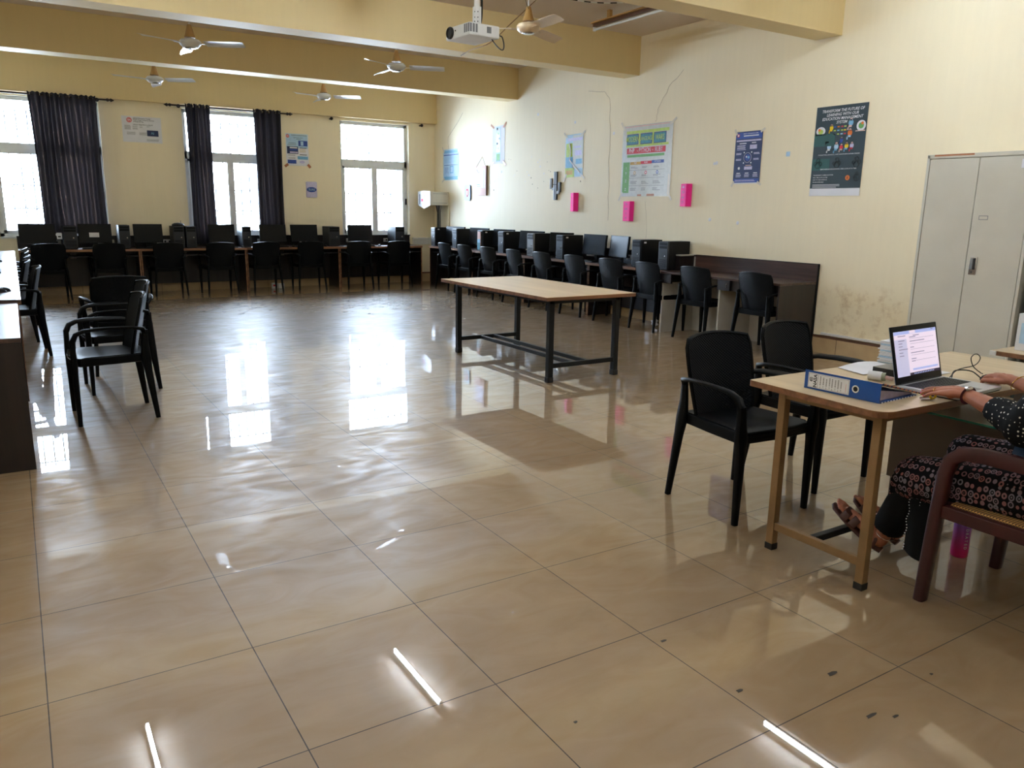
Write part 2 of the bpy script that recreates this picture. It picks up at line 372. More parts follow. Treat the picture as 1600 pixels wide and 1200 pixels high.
# ------------------------------------------------------------------ mesh builder
class MB:
    def __init__(s):
        s.v = []; s.f = []; s.mi = []; s.sm = []; s.mats = []
    def m(s, key):
        k = K[key] if isinstance(key, str) else key
        if k not in s.mats: s.mats.append(k)
        return s.mats.index(k)
    def add(s, verts, faces, key, smooth=False, T=None):
        b = len(s.v); i = s.m(key)
        s.v += [tuple(T @ Vector(p)) if T is not None else tuple(p) for p in verts]
        for f in faces:
            s.f.append(tuple(b + q for q in f)); s.mi.append(i); s.sm.append(smooth)
        return s
    def box(s, x0, x1, y0, y1, z0, z1, key, T=None, bev=0.0):
        if bev > 0:
            bev = min(bev, abs(x1 - x0) * .45, abs(y1 - y0) * .45, abs(z1 - z0) * .45)
            bm = bmesh.new(); bmesh.ops.create_cube(bm, size=1.0)
            for v in bm.verts:
                v.co = Vector((x0 + (v.co.x + .5) * (x1 - x0), y0 + (v.co.y + .5) * (y1 - y0), z0 + (v.co.z + .5) * (z1 - z0)))
            bmesh.ops.bevel(bm, geom=list(bm.edges), offset=bev, segments=2, affect='EDGES', profile=0.6)
            bm.verts.index_update()
            s.add([v.co.copy() for v in bm.verts], [[v.index for v in f.verts] for f in bm.faces], key, False, T)
            bm.free(); return s
        v = [(x0, y0, z0), (x1, y0, z0), (x1, y1, z0), (x0, y1, z0), (x0, y0, z1), (x1, y0, z1), (x1, y1, z1), (x0, y1, z1)]
        f = [(0, 3, 2, 1), (4, 5, 6, 7), (0, 1, 5, 4), (1, 2, 6, 5), (2, 3, 7, 6), (3, 0, 4, 7)]
        return s.add(v, f, key, False, T)
    def sweep(s, pts, sec, key, n=10, up=(0, 0, 1), power=1.0, cap=True, smooth=True, T=None, closed=False):
        """sweep a superellipse: sec = list of (half width sideways, half thickness) or radii per point"""
        P = [Vector(p) for p in pts]; m_ = len(P); up = Vector(up)
        if not isinstance(sec, (list, tuple)): sec = [sec] * m_
        sec = [(q, q) if not isinstance(q, (list, tuple)) else q for q in sec]
        V = []; side = None
        for i, p in enumerate(P):
            a = P[(i - 1) % m_] if (i > 0 or closed) else P[0]; b = P[(i + 1) % m_] if (i < m_ - 1 or closed) else P[-1]
            d = (b - a)
            if d.length < 1e-9: d = Vector((0, 0, 1))
            d.normalize()
            if side is None:
                sd = d.cross(up)
                if sd.length < 1e-3: sd = d.cross(Vector((0, 1, 0)))
                side = sd.normalized()
            else:
                side = (side - d * side.dot(d)).normalized()
            nrm = side.cross(d)
            for k in range(n):
                t = 2 * math.pi * k / n; c_, s_ = math.cos(t), math.sin(t)
                c_ = math.copysign(abs(c_) ** power, c_); s_ = math.copysign(abs(s_) ** power, s_)
                V.append(p + side * c_ * sec[i][0] + nrm * s_ * sec[i][1])
        F = []
        rng = m_ if closed else m_ - 1
        for i in range(rng):
            j = (i + 1) % m_
            for k in range(n):
                F.append((i * n + k, i * n + (k + 1) % n, j * n + (k + 1) % n, j * n + k))
        if cap and not closed:
            F.append(tuple(range(n - 1, -1, -1))); F.append(tuple((m_ - 1) * n + k for k in range(n)))
        return s.add(V, F, key, smooth, T)
    def cyl(s, p0, p1, r0, key, r1=None, n=16, T=None):
        return s.sweep([p0, p1], [r0, r0 if r1 is None else r1], key, n=n, T=T, smooth=True)
    def lathe(s, prof, key, n=24, T=None, c=(0, 0, 0)):
        V = []; F = []
        for r, z in prof:
            for k in range(n):
                t = 2 * math.pi * k / n; V.append((c[0] + r * math.cos(t), c[1] + r * math.sin(t), c[2] + z))
        for i in range(len(prof) - 1):
            for k in range(n):
                F.append((i * n + k, i * n + (k + 1) % n, (i + 1) * n + (k + 1) % n, (i + 1) * n + k))
        F.append(tuple(range(n - 1, -1, -1))); F.append(tuple((len(prof) - 1) * n + k for k in range(n)))
        return s.add(V, F, key, True, T)
    def ball(s, c, r, key, sc_=(1, 1, 1), n=14, T=None):
        V = []; F = []; m_ = n // 2
        for i in range(m_ + 1):
            a = math.pi * i / m_
            for k in range(n):
                t = 2 * math.pi * k / n
                V.append((c[0] + r * sc_[0] * math.sin(a) * math.cos(t), c[1] + r * sc_[1] * math.sin(a) * math.sin(t), c[2] + r * sc_[2] * math.cos(a)))
        for i in range(m_):
            for k in range(n):
                F.append((i * n + k, (i + 1) * n + k, (i + 1) * n + (k + 1) % n, i * n + (k + 1) % n))
        return s.add(V, F, key, True, T)
    def prism(s, poly, z0, z1, key, T=None):
        n = len(poly)
        V = [(x, y, z0) for x, y in poly] + [(x, y, z1) for x, y in poly]
        F = [tuple(range(n - 1, -1, -1)), tuple(range(n, 2 * n))] + [(i, (i + 1) % n, n + (i + 1) % n, n + i) for i in range(n)]
        return s.add(V, F, key, False, T)
    def slab(s, fn, nu, nv, th, key, T=None, smooth=True):
        """thick curved sheet; fn(u,v)->point, u,v in 0..1; th along the local normal"""
        G = [[Vector(fn(i / nu, j / nv)) for j in range(nv + 1)] for i in range(nu + 1)]
        Nn = [[None] * (nv + 1) for _ in range(nu + 1)]
        for i in range(nu + 1):
            for j in range(nv + 1):
                du = G[min(nu, i + 1)][j] - G[max(0, i - 1)][j]; dv = G[i][min(nv, j + 1)] - G[i][max(0, j - 1)]
                q = du.cross(dv); Nn[i][j] = q.normalized() if q.length > 1e-12 else Vector((0, 0, 1))
        V = []; W = nv + 1
        for sg in (0.5, -0.5):
            for i in range(nu + 1):
                for j in range(nv + 1): V.append(G[i][j] + Nn[i][j] * th * sg)
        o = (nu + 1) * W; F = []
        for i in range(nu):
            for j in range(nv):
                a = i * W + j; F.append((a, a + W, a + W + 1, a + 1)); F.append((o + a, o + a + 1, o + a + W + 1, o + a + W))
        for i in range(nu):
            a = i * W; F.append((a, o + a, o + a + W, a + W)); a = i * W + nv; F.append((a, a + W, o + a + W, o + a))
        for j in range(nv):
            a = j; F.append((a, a + 1, o + a + 1, o + a)); a = nu * W + j; F.append((a, o + a, o + a + 1, a + 1))
        return s.add(V, F, key, smooth, T)
    def text(s, txt, x, y, size, key, z=0.0, align='CENTER', T=None, sx=1.0, shear=0.0, bold=0.0):
        """flat lettering lying in the local XY plane at height z"""
        cu = bpy.data.curves.new('lettering', 'FONT'); cu.body = txt; cu.size = size; cu.align_x = align; cu.align_y = 'CENTER'
        cu.resolution_u = 2; cu.offset = bold * size; cu.shear = shear
        ob = bpy.data.objects.new('lettering', cu)
        me = bpy.data.meshes.new_from_object(ob)
        V = [(x + v.co.x * sx, y + v.co.y, z + v.co.z) for v in me.vertices]; F = [tuple(p.vertices) for p in me.polygons]
        bpy.data.objects.remove(ob); bpy.data.curves.remove(cu); bpy.data.meshes.remove(me)
        return s.add(V, F, key, False, T)
    def build(s, name, parent=None, loc=(0, 0, 0), rot=0.0, bevel=0.0, subsurf=0, kind=None, label=None):
        me = bpy.data.meshes.new(name); me.from_pydata(s.v, [], s.f)
        for k in s.mats: me.materials.append(k)
        me.polygons.foreach_set('material_index', s.mi); me.polygons.foreach_set('use_smooth', s.sm)
        me.update()
        if any(s.sm):
            try: me.set_sharp_from_angle(angle=R_(50))
            except Exception: pass
        o = bpy.data.objects.new(name, me); COL.objects.link(o)
        if parent is not None: o.parent = parent
        else: o.location = loc; o.rotation_euler = (0, 0, rot)
        if bevel:
            b = o.modifiers.new('bevel', 'BEVEL'); b.width = bevel; b.segments = 2; b.limit_method = 'ANGLE'; b.angle_limit = R_(50)
        if subsurf:
            b = o.modifiers.new('smooth', 'SUBSURF'); b.levels = subsurf; b.render_levels = subsurf
        if kind: o['kind'] = kind
        if label: o['label'] = label
        return o

def tag(o, label, cat, group=None):
    o['label'] = label; o['category'] = cat
    if group: o['group'] = group
    return o

def thing(name, label, cat, loc=(0, 0, 0), rot=0.0, group=None):
    o = bpy.data.objects.new(name, None); COL.objects.link(o)
    o.empty_display_size = 0.1
    o.location = loc; o.rotation_euler = (0, 0, rot)
    return tag(o, label, cat, group)

def children_of(o, pool):
    return [c for c in pool if c.parent is o]

def dup(root, loc, rot, label, group=None):
    pool = list(COL.objects)
    r = root.copy(); COL.objects.link(r); r.location = loc; r.rotation_euler = (0, 0, rot); r['label'] = label
    if group: r['group'] = group
    for ch in children_of(root, pool):
        c = ch.copy(); COL.objects.link(c); c.parent = r
        for g in children_of(ch, pool):
            d = g.copy(); COL.objects.link(d); d.parent = c
    return r

def plane_T(origin, right, up):
    r = Vector(right).normalized(); u = Vector(up).normalized(); n = r.cross(u)
    T = Matrix((r, u, n)).transposed().to_4x4(); T.translation = Vector(origin); return T

# ================================================================== ROOM
b = MB(); b.box(LX - 0.2, WX + 0.2, BY - 0.2, WY + 0.25, -0.12, 0, 'floor'); b.build('floor', kind='structure')
b = MB(); b.box(LX - 0.2, WX + 0.2, BY - 0.2, WY + 0.25, CZ, CZ + 0.15, 'ceil'); b.build('ceiling', kind='structure')
b = MB(); b.box(WX, WX + 0.2, BY - 0.2, WY + 0.25, 0, CZ, 'wall_r'); b.build('wall_right', kind='structure')
b = MB(); b.box(LX - 0.2, LX, BY - 0.2, WY + 0.25, 0, CZ, 'wall'); b.build('wall_left', kind='structure')
b = MB(); b.box(LX, WX, BY - 0.2, BY, 0, CZ, 'wall'); b.build('wall_back', kind='structure')
b = MB()
xs = [LX] + [q for ab in WIN for q in ab] + [WX]
for i in range(0, len(xs), 2): b.box(xs[i], xs[i + 1], WY, WY + 0.25, 0, CZ, 'wall')
for a, c in WIN:
    b.box(a, c, WY, WY + 0.25, 0, WZ0, 'wall'); b.box(a, c, WY, WY + 0.25, WZ1, CZ, 'wall')
b.build('wall_far', kind='structure')
# ceiling beams (first one is the ledge beam over the windows)
n = 1
for y0, y1 in [(WY - 0.11, WY), (11.50, 11.81), (8.49, 8.80), (5.42, 5.73), (2.36, 2.67), (-0.70, -0.39)]:
    b = MB(); z0 = 3.08 if n == 1 else 3.232
    b.box(LX, WX, y0, y1, z0, CZ, 'beam'); b.build('trim_%d' % n, kind='structure'); n += 1
# skirting tiles
def skirting(nm, x0, x1, y0, y1, along):
    b = MB(); b.box(x0, x1, y0, y1, 0, 0.165, 'skirt'); L_ = (y1 - y0) if along == 'y' else (x1 - x0)
    b.box(x0 - (0.003 if along == 'y' else 0), x1, y0 - (0.003 if along == 'x' else 0), y1, 0.165, 0.19, 'brown')
    k = 0.3
    while k < L_:
        if along == 'y': b.box(x0 - 0.001, x0 + 0.002, y0 + k, y0 + k + 0.004, 0, 0.165, 'grime')
        else: b.box(x0 + k, x0 + k + 0.004, y0 - 0.001, y0 + 0.002, 0, 0.165, 'grime')
        k += 0.6
    b.build(nm, kind='structure')
skirting('baseboard_right', WX - 0.015, WX, BY, WY, 'y')
skirting('baseboard_far', LX, WX - 0.015, WY - 0.015, WY, 'x')
b = MB(); b.box(LX, LX + 0.015, BY, WY - 0.015, 0, 0.165, 'skirt'); b.build('baseboard_left', kind='structure')

# windows
for i, (a, c) in enumerate(WIN):
    fr = MB(); yf0, yf1 = WY + 0.10, WY + 0.155
    fw = 0.06
    fr.box(a, a + fw, yf0, yf1, WZ0, WZ1, 'upvc', bev=.004); fr.box(c - fw, c, yf0, yf1, WZ0, WZ1, 'upvc', bev=.004)
    fr.box(a, c, yf0, yf1, WZ1 - fw, WZ1, 'upvc', bev=.004); fr.box(a, c, yf0, yf1, WZ0, WZ0 + fw, 'upvc', bev=.004)
    zt0, zt1 = 2.22, 2.345
    fr.box(a, c, yf0, yf1, zt0, zt1, 'upvc', bev=.004)
    mx = (a + c) / 2
    fr.box(mx - 0.055, mx + 0.055, yf0 - 0.026, yf1 + .002, WZ0 + fw, zt0, 'upvc', bev=.004)
    for q0, q1, dy in ((a + fw, mx + 0.02, -0.02), (mx - 0.02, c - fw, 0.0)):
        for z_ in ((WZ0 + fw, WZ0 + fw + 0.045), (zt0 - 0.04, zt0)): fr.box(q0, q1, yf0 + dy, yf0 + 0.03 + dy, z_[0], z_[1], 'upvc')
        for x_ in ((q0, q0 + 0.04), (q1 - 0.04, q1)): fr.box(x_[0], x_[1], yf0 + dy, yf0 + 0.03 + dy, WZ0 + fw, zt0, 'upvc')
    o = fr.build('window_%d' % (i + 1), kind='structure')
    g = MB()
    g.box(a + fw, c - fw, yf0 + 0.03, yf0 + 0.034, zt1, WZ1 - fw, 'glass')
    g.box(a + fw, mx, yf0 + 0.004, yf0 + 0.008, WZ0 + fw, zt0, 'glass'); g.box(mx, c - fw, yf0 + 0.03, yf0 + 0.034, WZ0 + fw, zt0, 'glass')
    g.build('glass_pane', parent=o)
    gr = MB()      # outside security grille
    yb = WY + 0.30
    x = a + 0.09
    while x < c - 0.02:
        gr.box(x - 0.012, x + 0.012, yb - 0.006, yb + 0.006, WZ0 - .02, WZ1 - 0.1, 'bar'); x += 0.148
    for z in (0.99, 1.36, 1.72, 2.25, 2.85): gr.box(a + .001, c - .001, yb - 0.012, yb + 0.012, z - 0.012, z + 0.012, 'bar')
    gr.build('window_grille', parent=o)
    hb = MB(); hb.box(c - 0.045, c - 0.02, yf0 - 0.03, yf0, 1.52, 1.64, 'bezel', bev=.004); hb.build('window_handle', parent=o)
    sl = MB(); sl.box(a, c, WY - 0.02, WY + 0.10, WZ0 - 0.02, WZ0 + 0.006, 'upvc'); sl.build('window_sill', parent=o)
    fn = MB(); fn.box(c, c + 0.12, WY + 0.25, WY + 0.75, 0.3, 3.6, 'ext'); fn.box(a - .12, a, WY + .25, WY + 1.25, .3, 3.6, 'ext'); fn.build('trim_%d' % (i + 8), kind='structure')  # the longer left fins are added, out of view, to block slanting daylight

# plastic conduit band on the far wall by the right corner
b = MB(); b.box(6.80, WX, WY - 0.05, WY, 0.855, 0.885, 'white'); b.box(6.80, WX, WY - 0.035, WY, 0.745, 0.855, 'white', bev=.004)
tag(b.build('cable_trunking'), 'white cable trunking running along the window wall into the right corner', 'trunking')
b = MB(); b.box(WX - 0.025, WX, 3.2, 5.3, 0.20, 0.222, 'white')
tag(b.build('cable_trunking'), 'thin white cable trunking just above the skirting tiles beside the steel cupboard', 'trunking')

# wall cracks and drilled holes: shallow marks on the right wall, part of the wall's wear
ck = MB()
def crack(pts, w_=0.003):
    for (y0, z0), (y1, z1) in zip(pts, pts[1:]):
        k = 4; P = []
        for i in range(k + 1):
            t = i / k; j = 0 if i in (0, k) else random.uniform(-.018, .018)
            P.append((WX - 0.0005, y0 + (y1 - y0) * t + j, z0 + (z1 - z0) * t + j * .5))
        ck.sweep(P, w_ / 2, 'wire', n=4, up=(1, 0, 0))
crack([(7.66, 3.20), (7.91, 3.03), (8.1, 2.77), (8.13, 2.62)], .003)
crack([(9.6, 3.16), (9.22, 3.11), (9.1, 3.0), (9.06, 2.61), (9.05, 2.0), (9.03, 1.33)], .003)
crack([(13.4, 3.2), (14.0, 2.8), (13.95, 2.3)], .004)
crack([(8.25, 1.6), (8.2, 1.3), (8.22, 1.0)], .002)
for _ in range(34):
    y, z = random.gauss(11.2, 0.75), random.gauss(2.05, 0.25)
    ck.ball((WX, y, z), random.uniform(.006, .014), random.choice(['paper', 'paper', 'wire']), sc_=(.15, 1, 1), n=6)
for y, z in [(8.98, 2.53), (7.0, 2.05), (5.95, 2.1), (6.6, 1.35), (7.05, 1.38), (9.9, 2.75), (10.9, 2.95), (12.0, 2.1)]:
    ck.ball((WX, y, z), .022, 'paper', sc_=(.1, 1, 1), n=8)
ck.build('trim_7', kind='structure')

# curtain rods and curtains
def finial(b, x, y, z, d):
    b.lathe([(.010, 0), (.022, .01), (.026, .03), (.012, .05), (.03, .07), (.012, .10), (.002, .12)], 'rod', n=12,
            T=Matrix.Translation((x, y, z)) @ Matrix.Rotation(R_(90 * d), 4, 'Y'))
def rod(x0, x1, label, segs=None):
    y, z = WY - 0.13 - 0.06, 3.045
    t = thing('curtain_rod', label, 'curtain rod', (0, 0, 0), 0, 'curtain rods over the windows')
    b = MB(); b.cyl((x0, y, z), (x1, y, z), 0.0125, 'rod', n=10); b.build('pole', t)
    for x, d in ((x0, -1), (x1, 1)):
        b = MB(); finial(b, x, y, z, d); b.build('finial', t)
        b = MB(); b.cyl((x - d * .12, y, z), (x - d * .12, WY - .10, z), .009, 'rod', n=8); b.cyl((x - d * .12, WY - .114, z), (x - d * .12, WY - .101, z), .03, 'rod', n=12); b.build('bracket', t)
rod(-0.45, 1.46, 'dark curtain rod over the window nearest the left wall')
rod(2.42, 4.30, 'dark curtain rod carrying two navy curtains over the middle window')

def bare_bracket(x, label):
    t = thing('rod_bracket', label, 'bracket', (x, WY - 0.0, 3.035))
    b = MB(); b.cyl((0, 0, 0), (0, -.09, 0), .012, 'rod', n=8); b.build('arm', t)
    b = MB(); b.ball((0, -.10, 0), .03, 'rod', n=10); b.build('cup', t)
bare_bracket(5.16, 'dark empty curtain rod bracket left of the bare window')
bare_bracket(6.98, 'dark empty curtain rod bracket between the bare window and the corner')

def curtain(x0, x1, zb, folds, label, xb0=None, xb1=None):
    t = thing('curtain', label, 'curtain', (0, 0, 0), 0, 'navy eyelet curtains')
    y = WY - 0.19; ztop = 3.085; W = x1 - x0
    xb0 = x0 if xb0 is None else xb0; xb1 = x1 if xb1 is None else xb1
    def fn(u, v):
        z = ztop + (zb - ztop) * v
        a = .042 * (1 - .25 * v)
        xa = x0 + W * u; xb = xb0 + (xb1 - xb0) * u
        return (xa + (xb - xa) * v + .012 * math.sin(9 * u + 3 * v), y + a * math.sin(2 * math.pi * folds * u) * (1 + .25 * math.sin(5 * u + 2 * v)), z + .008 * math.cos(4 * math.pi * folds * u) * (1 - v))
    b = MB(); b.slab(fn, int(folds * 14), 14, 0.0025, 'curtain'); b.build('cloth', t)
    for k in range(int(folds * 2)):
        u = (k + .5) / (folds * 2); xr = x0 + W * u
        b = MB(); b.sweep([(xr, y + .026 * math.cos(a), 3.045 + .026 * math.sin(a)) for a in [i * math.pi / 6 for i in range(12)]], .005, 'chrome', n=6, closed=True)
        b.build('eyelet', t)
curtain(0.40, 1.31, 0.98, 7, 'widest navy curtain, drawn half across the window nearest the left wall', 0.44, 1.33)
curtain(2.63, 3.01, 0.80, 4, 'narrow navy curtain at the left side of the middle window', 2.63, 3.03)
curtain(3.73, 4.20, 0.88, 4, 'navy curtain at the right side of the middle window', 3.75, 4.20)

# ================================================================== CHAIRS
def make_chair(label):
    t = thing('armchair', label, 'chair')
    zt = .85
    def back(u, v):
        s_ = 2 * u - 1
        z = .435 + (zt - .435) * v
        hw = .192 + .028 * math.sin(min(1, v * 1.1) * math.pi * .62) - (.014 * max(0, v - .92) / .08)
        zz = z - .018 * s_ * s_ * v
        yc = -.165 - .085 * v ** 1.2
        return (hw * s_, yc - .0 + .05 * s_ * s_, zz)
    b = MB(); b.slab(back, 14, 14, .016, 'weave')
    o = b.build('backrest', t)
    # rim of the back
    rim = MB()
    pts = [back(0, j / 10) for j in range(11)] + [back(i / 10, 1) for i in range(1, 10)] + [back(1, 1 - j / 10) for j in range(11)]
    rim.sweep(pts, .0115, 'black', n=6, up=(0, 1, 0)); rim.build('back_rim', o)
    def seat(u, v):
        s_ = 2 * u - 1
        hw = .195 + .04 * v
        y = -.205 + .445 * v + .018 * (1 - s_ * s_) * v
        dish = -.018 * (1 - s_ * s_) * math.sin(math.pi * min(1, v * 1.05)) - (.02 * max(0, v - .88) / .12)
        return (hw * s_, y, .452 + dish)
    b = MB(); b.slab(seat, 12, 12, .014, 'black')
    # rim apron under the seat
    loop = [(-.20, -.20), (-.225, 0), (-.24, .20), (-.20, .238), (0, .252), (.20, .238), (.24, .20), (.225, 0), (.20, -.20), (0, -.215)]
    b.sweep([(x, y, .428) for x, y in loop], [(.008, .028)] * len(loop), 'black', n=8, power=.5, closed=True)
    b.build('seat', t)
    for s_ in (-1, 1):
        b = MB()
        pts = [(.202, -.205, .60), (.225, -.19, .63), (.25, -.12, .645), (.262, 0, .650), (.265, .10, .648), (.264, .17, .640), (.261, .215, .618), (.256, .235, .575)]
        b.sweep([(s_ * x, y, z) for x, y, z in pts], [(.016, .014), (.020, .012), (.025, .010), (.027, .010), (.027, .010), (.026, .012), (.024, .016), (.022, .018)], 'black', n=10, power=.7)
        b.build('armrest', t)
        b = MB()
        b.sweep([(s_ * .256, .236, .585), (s_ * .252, .238, .50), (s_ * .247, .238, .43), (s_ * .243, .238, .36), (s_ * .243, .238, 0)],
                [(.020, .018), (.024, .018), (.034, .022), (.024, .020), (.015, .014)], 'black', n=10, power=.6, up=(0, 1, 0))
        b.build('front_leg', t)
        b = MB()
        b.sweep([(s_ * .203, -.208, .62), (s_ * .206, -.202, .52), (s_ * .214, -.20, .43), (s_ * .222, -.208, .34), (s_ * .242, -.243, 0)],
                [(.012, .018), (.016, .024), (.022, .034), (.018, .026), (.014, .015)], 'black', n=10, power=.6, up=(0, 1, 0))
        b.build('rear_leg', t)
    return t
chair0 = make_chair('')
_first = [True]
def chair(x, y, rot, label, group):
    if _first[0]:
        _first[0] = False
        chair0.location = (x, y, 0); chair0.rotation_euler = (0, 0, R_(rot)); chair0['label'] = label; chair0['group'] = group
        return chair0
    return dup(chair0, (x, y, 0), R_(rot), label, group)
# two by the teacher's desk, facing -Y
chair(3.045, 2.63, 178, 'black woven back armchair in front, drawn up beside the blue binder desk', 'armchairs at the teacher desk')
chair(3.735, 2.75, 184, 'black armchair at the binder desk, half hidden behind the nearer one', 'armchairs at the teacher desk')
# three standing loose on the left, two facing -X
chair(0.49, 6.04, 91, 'loose black armchair on the left, side view, nearest of the three', 'loose armchairs by the left desks')
chair(0.64, 6.98, 92, 'loose black armchair on the left, middle of the three, mostly covered by the nearest', 'loose armchairs by the left desks')
chair(0.73, 7.72, 2, 'loose black armchair on the left with ribbed back, rearmost of the three', 'loose armchairs by the left desks')
# row along the right wall, facing +X
RY = [12.90, 12.14, 11.36, 10.53, 9.76, 8.95, 8.16, 7.40, 6.60, 5.70]
RL = ['first from the window wall', 'second from the window wall', 'third from the window wall', 'fourth from the window wall',
      'fifth from the window wall', 'sixth from the window wall', 'seventh, in front of twin monitors',
      'eighth, beside the wooden table corner', 'ninth, between the white panels', 'tenth and nearest, at the bare desk end']
for i, (y, l) in enumerate(zip(RY, RL)):
    chair(6.84 + random.uniform(-.015, .015), y, -90 + random.uniform(-4, 4), 'black armchair of the right wall row, ' + l, 'armchairs along the right wall desks')
# row along the window wall, facing +Y
FX = [0.42, 1.25, 2.10, 2.90, 3.67, 4.46, 5.33, 6.12]
FL = ['first from the left, below the widest curtain', 'second from the left', 'third from the left, between the two dark towers', 'fourth from the left, below the left middle curtain',
      'fifth from the left, below the right middle curtain', 'sixth from the left', 'seventh from the left, below the bare window', 'last one before the corner']
for x, l in zip(FX, FL):
    chair(x, 13.93 + random.uniform(-.03, .03), random.uniform(-4, 4), 'black armchair of the window wall row, ' + l, 'armchairs along the window wall desks')
# row along the left wall, facing -X
for y, l, dx in [(8.95, 'nearest of the row', 0), (9.9, 'second of the row', -.07), (10.8, 'third of the row', -.05), (11.7, 'fourth of the row', -.05), (12.6, 'furthest of the row', -.05)]:
    chair(-.055 + dx, y, 90 + random.uniform(-3, 3), 'black armchair pushed under the left wall desks, ' + l, 'armchairs along the left wall desks')

# ================================================================== COMPUTER DESKS
# local frame: x along the wall 0..L, y from front (0) to wall (D)
def pc_desk(L_, D, H, label, loc, rot, group, top='wengeX'):
    t = thing('computer_desk', label, 'desk', loc, rot, group)
    b = MB(); b.box(0, L_, 0, D, H - .025, H, top, bev=.002); b.box(0, L_, -.003, 0.0, H - .036, H - .001, 'edge'); b.box(0, L_, 0, .02, H - .036, H - .025, 'edge'); b.build('tabletop', t)
    for x in (0.002, L_ - .022):
        b = MB(); b.box(x, x + .02, .02, D, 0, H - .026, 'wenge'); b.box(x, x + .02, .017, .02, 0, H - .037, 'edge'); b.build('side_panel', t)
    b = MB(); b.box(.022, L_ - .022, D - .10, D - .08, .14, H - .026, 'wenge'); b.build('modesty_panel', t)
    b = MB(); b.box(.022, L_ - .022, .06, D - .14, H - .125, H - .11, 'wenge'); b.build('keyboard_shelf', t)
    b = MB(); b.box(0, L_, D - .022, D - .002, H, H + .175, 'wenge'); b.box(0, L_, D - .06, D - .002, H + .175, H + .19, 'wenge'); o = b.build('back_panel', t)
    for x in (L_ * .28, L_ * .74):
        p = MB(); p.box(x - .13, x + .13, D - .030, D - .022, H + .055, H + .125, 'white', bev=.003)
        for q in (-.07, 0, .07): p.ball((x + q, D - .030, H + .09), .018, 'bezel', sc_=(1, .2, 1), n=8)
        p.build('socket_plate', o)
    p = MB(); p.box(L_ * .42, L_ * .42 + .085, D - .108, D - .10, H - .17, H - .09, 'whitelam', bev=.003); p.box(L_ * .42 + .02, L_ * .42 + .065, D - .110, D - .108, H - .15, H - .11, 'bezel'); p.build('socket_plate', t)
    return t
g = 'dark computer desks along the window wall'
for i, l in enumerate(['under the widest curtain', 'under the left middle curtain', 'under the poster and oval badge', 'under the bare window by the corner']):
    pc_desk(1.665, .605, .75, 'dark wood computer desk with light front edge ' + l, (.05 + 1.67 * i, 13.98, 0), 0, g)
g = 'dark computer desks along the right wall'
for i, l in enumerate(['at the far corner below the pale blue sheet', 'second from the corner, below the wooden hanging', 'third from the corner, below the cactus', 'fourth from the corner, below the pink notes']):
    y1 = 13.95 - 1.6875 * i
    pc_desk(1.682, .445, .75, 'dark wood computer desk ' + l, (6.85, y1, 0), R_(-90), g, 'wengeX')
g = 'dark computer desks along the left wall'
for i, l in enumerate(['nearest, carrying the black tower', 'second from the near end', 'third from the near end', 'furthest, by the window wall']):
    pc_desk(1.70, .60, .765, 'dark wood computer desk of the left wall row, ' + l, (0.0, 6.74 + 1.71 * i, 0), R_(90), g, 'wengeX')

def end_desk(label, loc, rot, mirror, L_=1.79, D=.60, H=.745, white=True):
    """writing desk at the near end of a row; its end panel stands at local x=0 (at x=L_ if mirrored)"""
    t = thing('writing_desk', label, 'desk', loc, rot)
    def bx(b, x0, x1, *a, **k):
        if mirror: x0, x1 = L_ - x1, L_ - x0
        return b.box(x0, x1, *a, **k)
    fx = lambda x: L_ - x if mirror else x
    b = MB(); bx(b, 0, L_, 0, D, H - .025, H, 'wengeX', bev=.002); b.build('tabletop', t)
    b = MB(); bx(b, 0, .022, .0, D, 0, H - .026, 'wenge'); b.build('end_panel', t)
    b = MB(); bx(b, 0, L_, D - .024, D - .004, H, H + .185, 'wengeX'); bx(b, -.006, 0, D - .028, D, 0, H + .185, 'bezel'); bx(b, -.006, L_, D - .028, D, H + .185, H + .19, 'bezel'); b.build('back_panel', t)
    b = MB(); bx(b, .022, L_ * .47, .03, D - .05, H - .14, H - .026, 'wenge'); b.build('drawer_box', t)
    if white:
        for x0_ in (L_ * .47, L_ - .022):
            b = MB(); bx(b, x0_, x0_ + .02, .03, D - .02, 0, H - .14, 'whitelam'); b.build('side_panel', t)
            b = MB(); bx(b, x0_ - .16, x0_ + .02, 0.0, .03, H - .14, H - .026, 'wenge'); q = b.build('drawer_front', t)
            if x0_ < L_ * .6:
                h = MB(); h.sweep([(fx(x0_ - .13), -.002, H - .06), (fx(x0_ - .13), -.025, H - .065), (fx(x0_ - .13), -.025, H - .10), (fx(x0_ - .13), -.002, H - .105)], .004, 'chrome', n=6); h.build('handle', q)
        b = MB(); bx(b, .03, L_ * .47, D - .05, D - .035, 0, H - .15, 'whitelam'); b.build('modesty_panel', t)
        b = MB(); bx(b, L_ * .47 + .021, L_ - .023, D - .05, D - .035, .0, H - .03, 'whitelam'); b.build('modesty_panel', t)
    return t
end_desk('bare dark wood writing desk with raised back and white lower panels, right wall', (6.685, 7.205, 0), R_(-90), True, L_=1.80, D=.605, H=.755)
end_desk('bare dark wood writing desk at the left edge, grained end panel showing', (-.02, 4.94, 0), R_(90), False, L_=1.79, D=.59, H=.745, white=False)

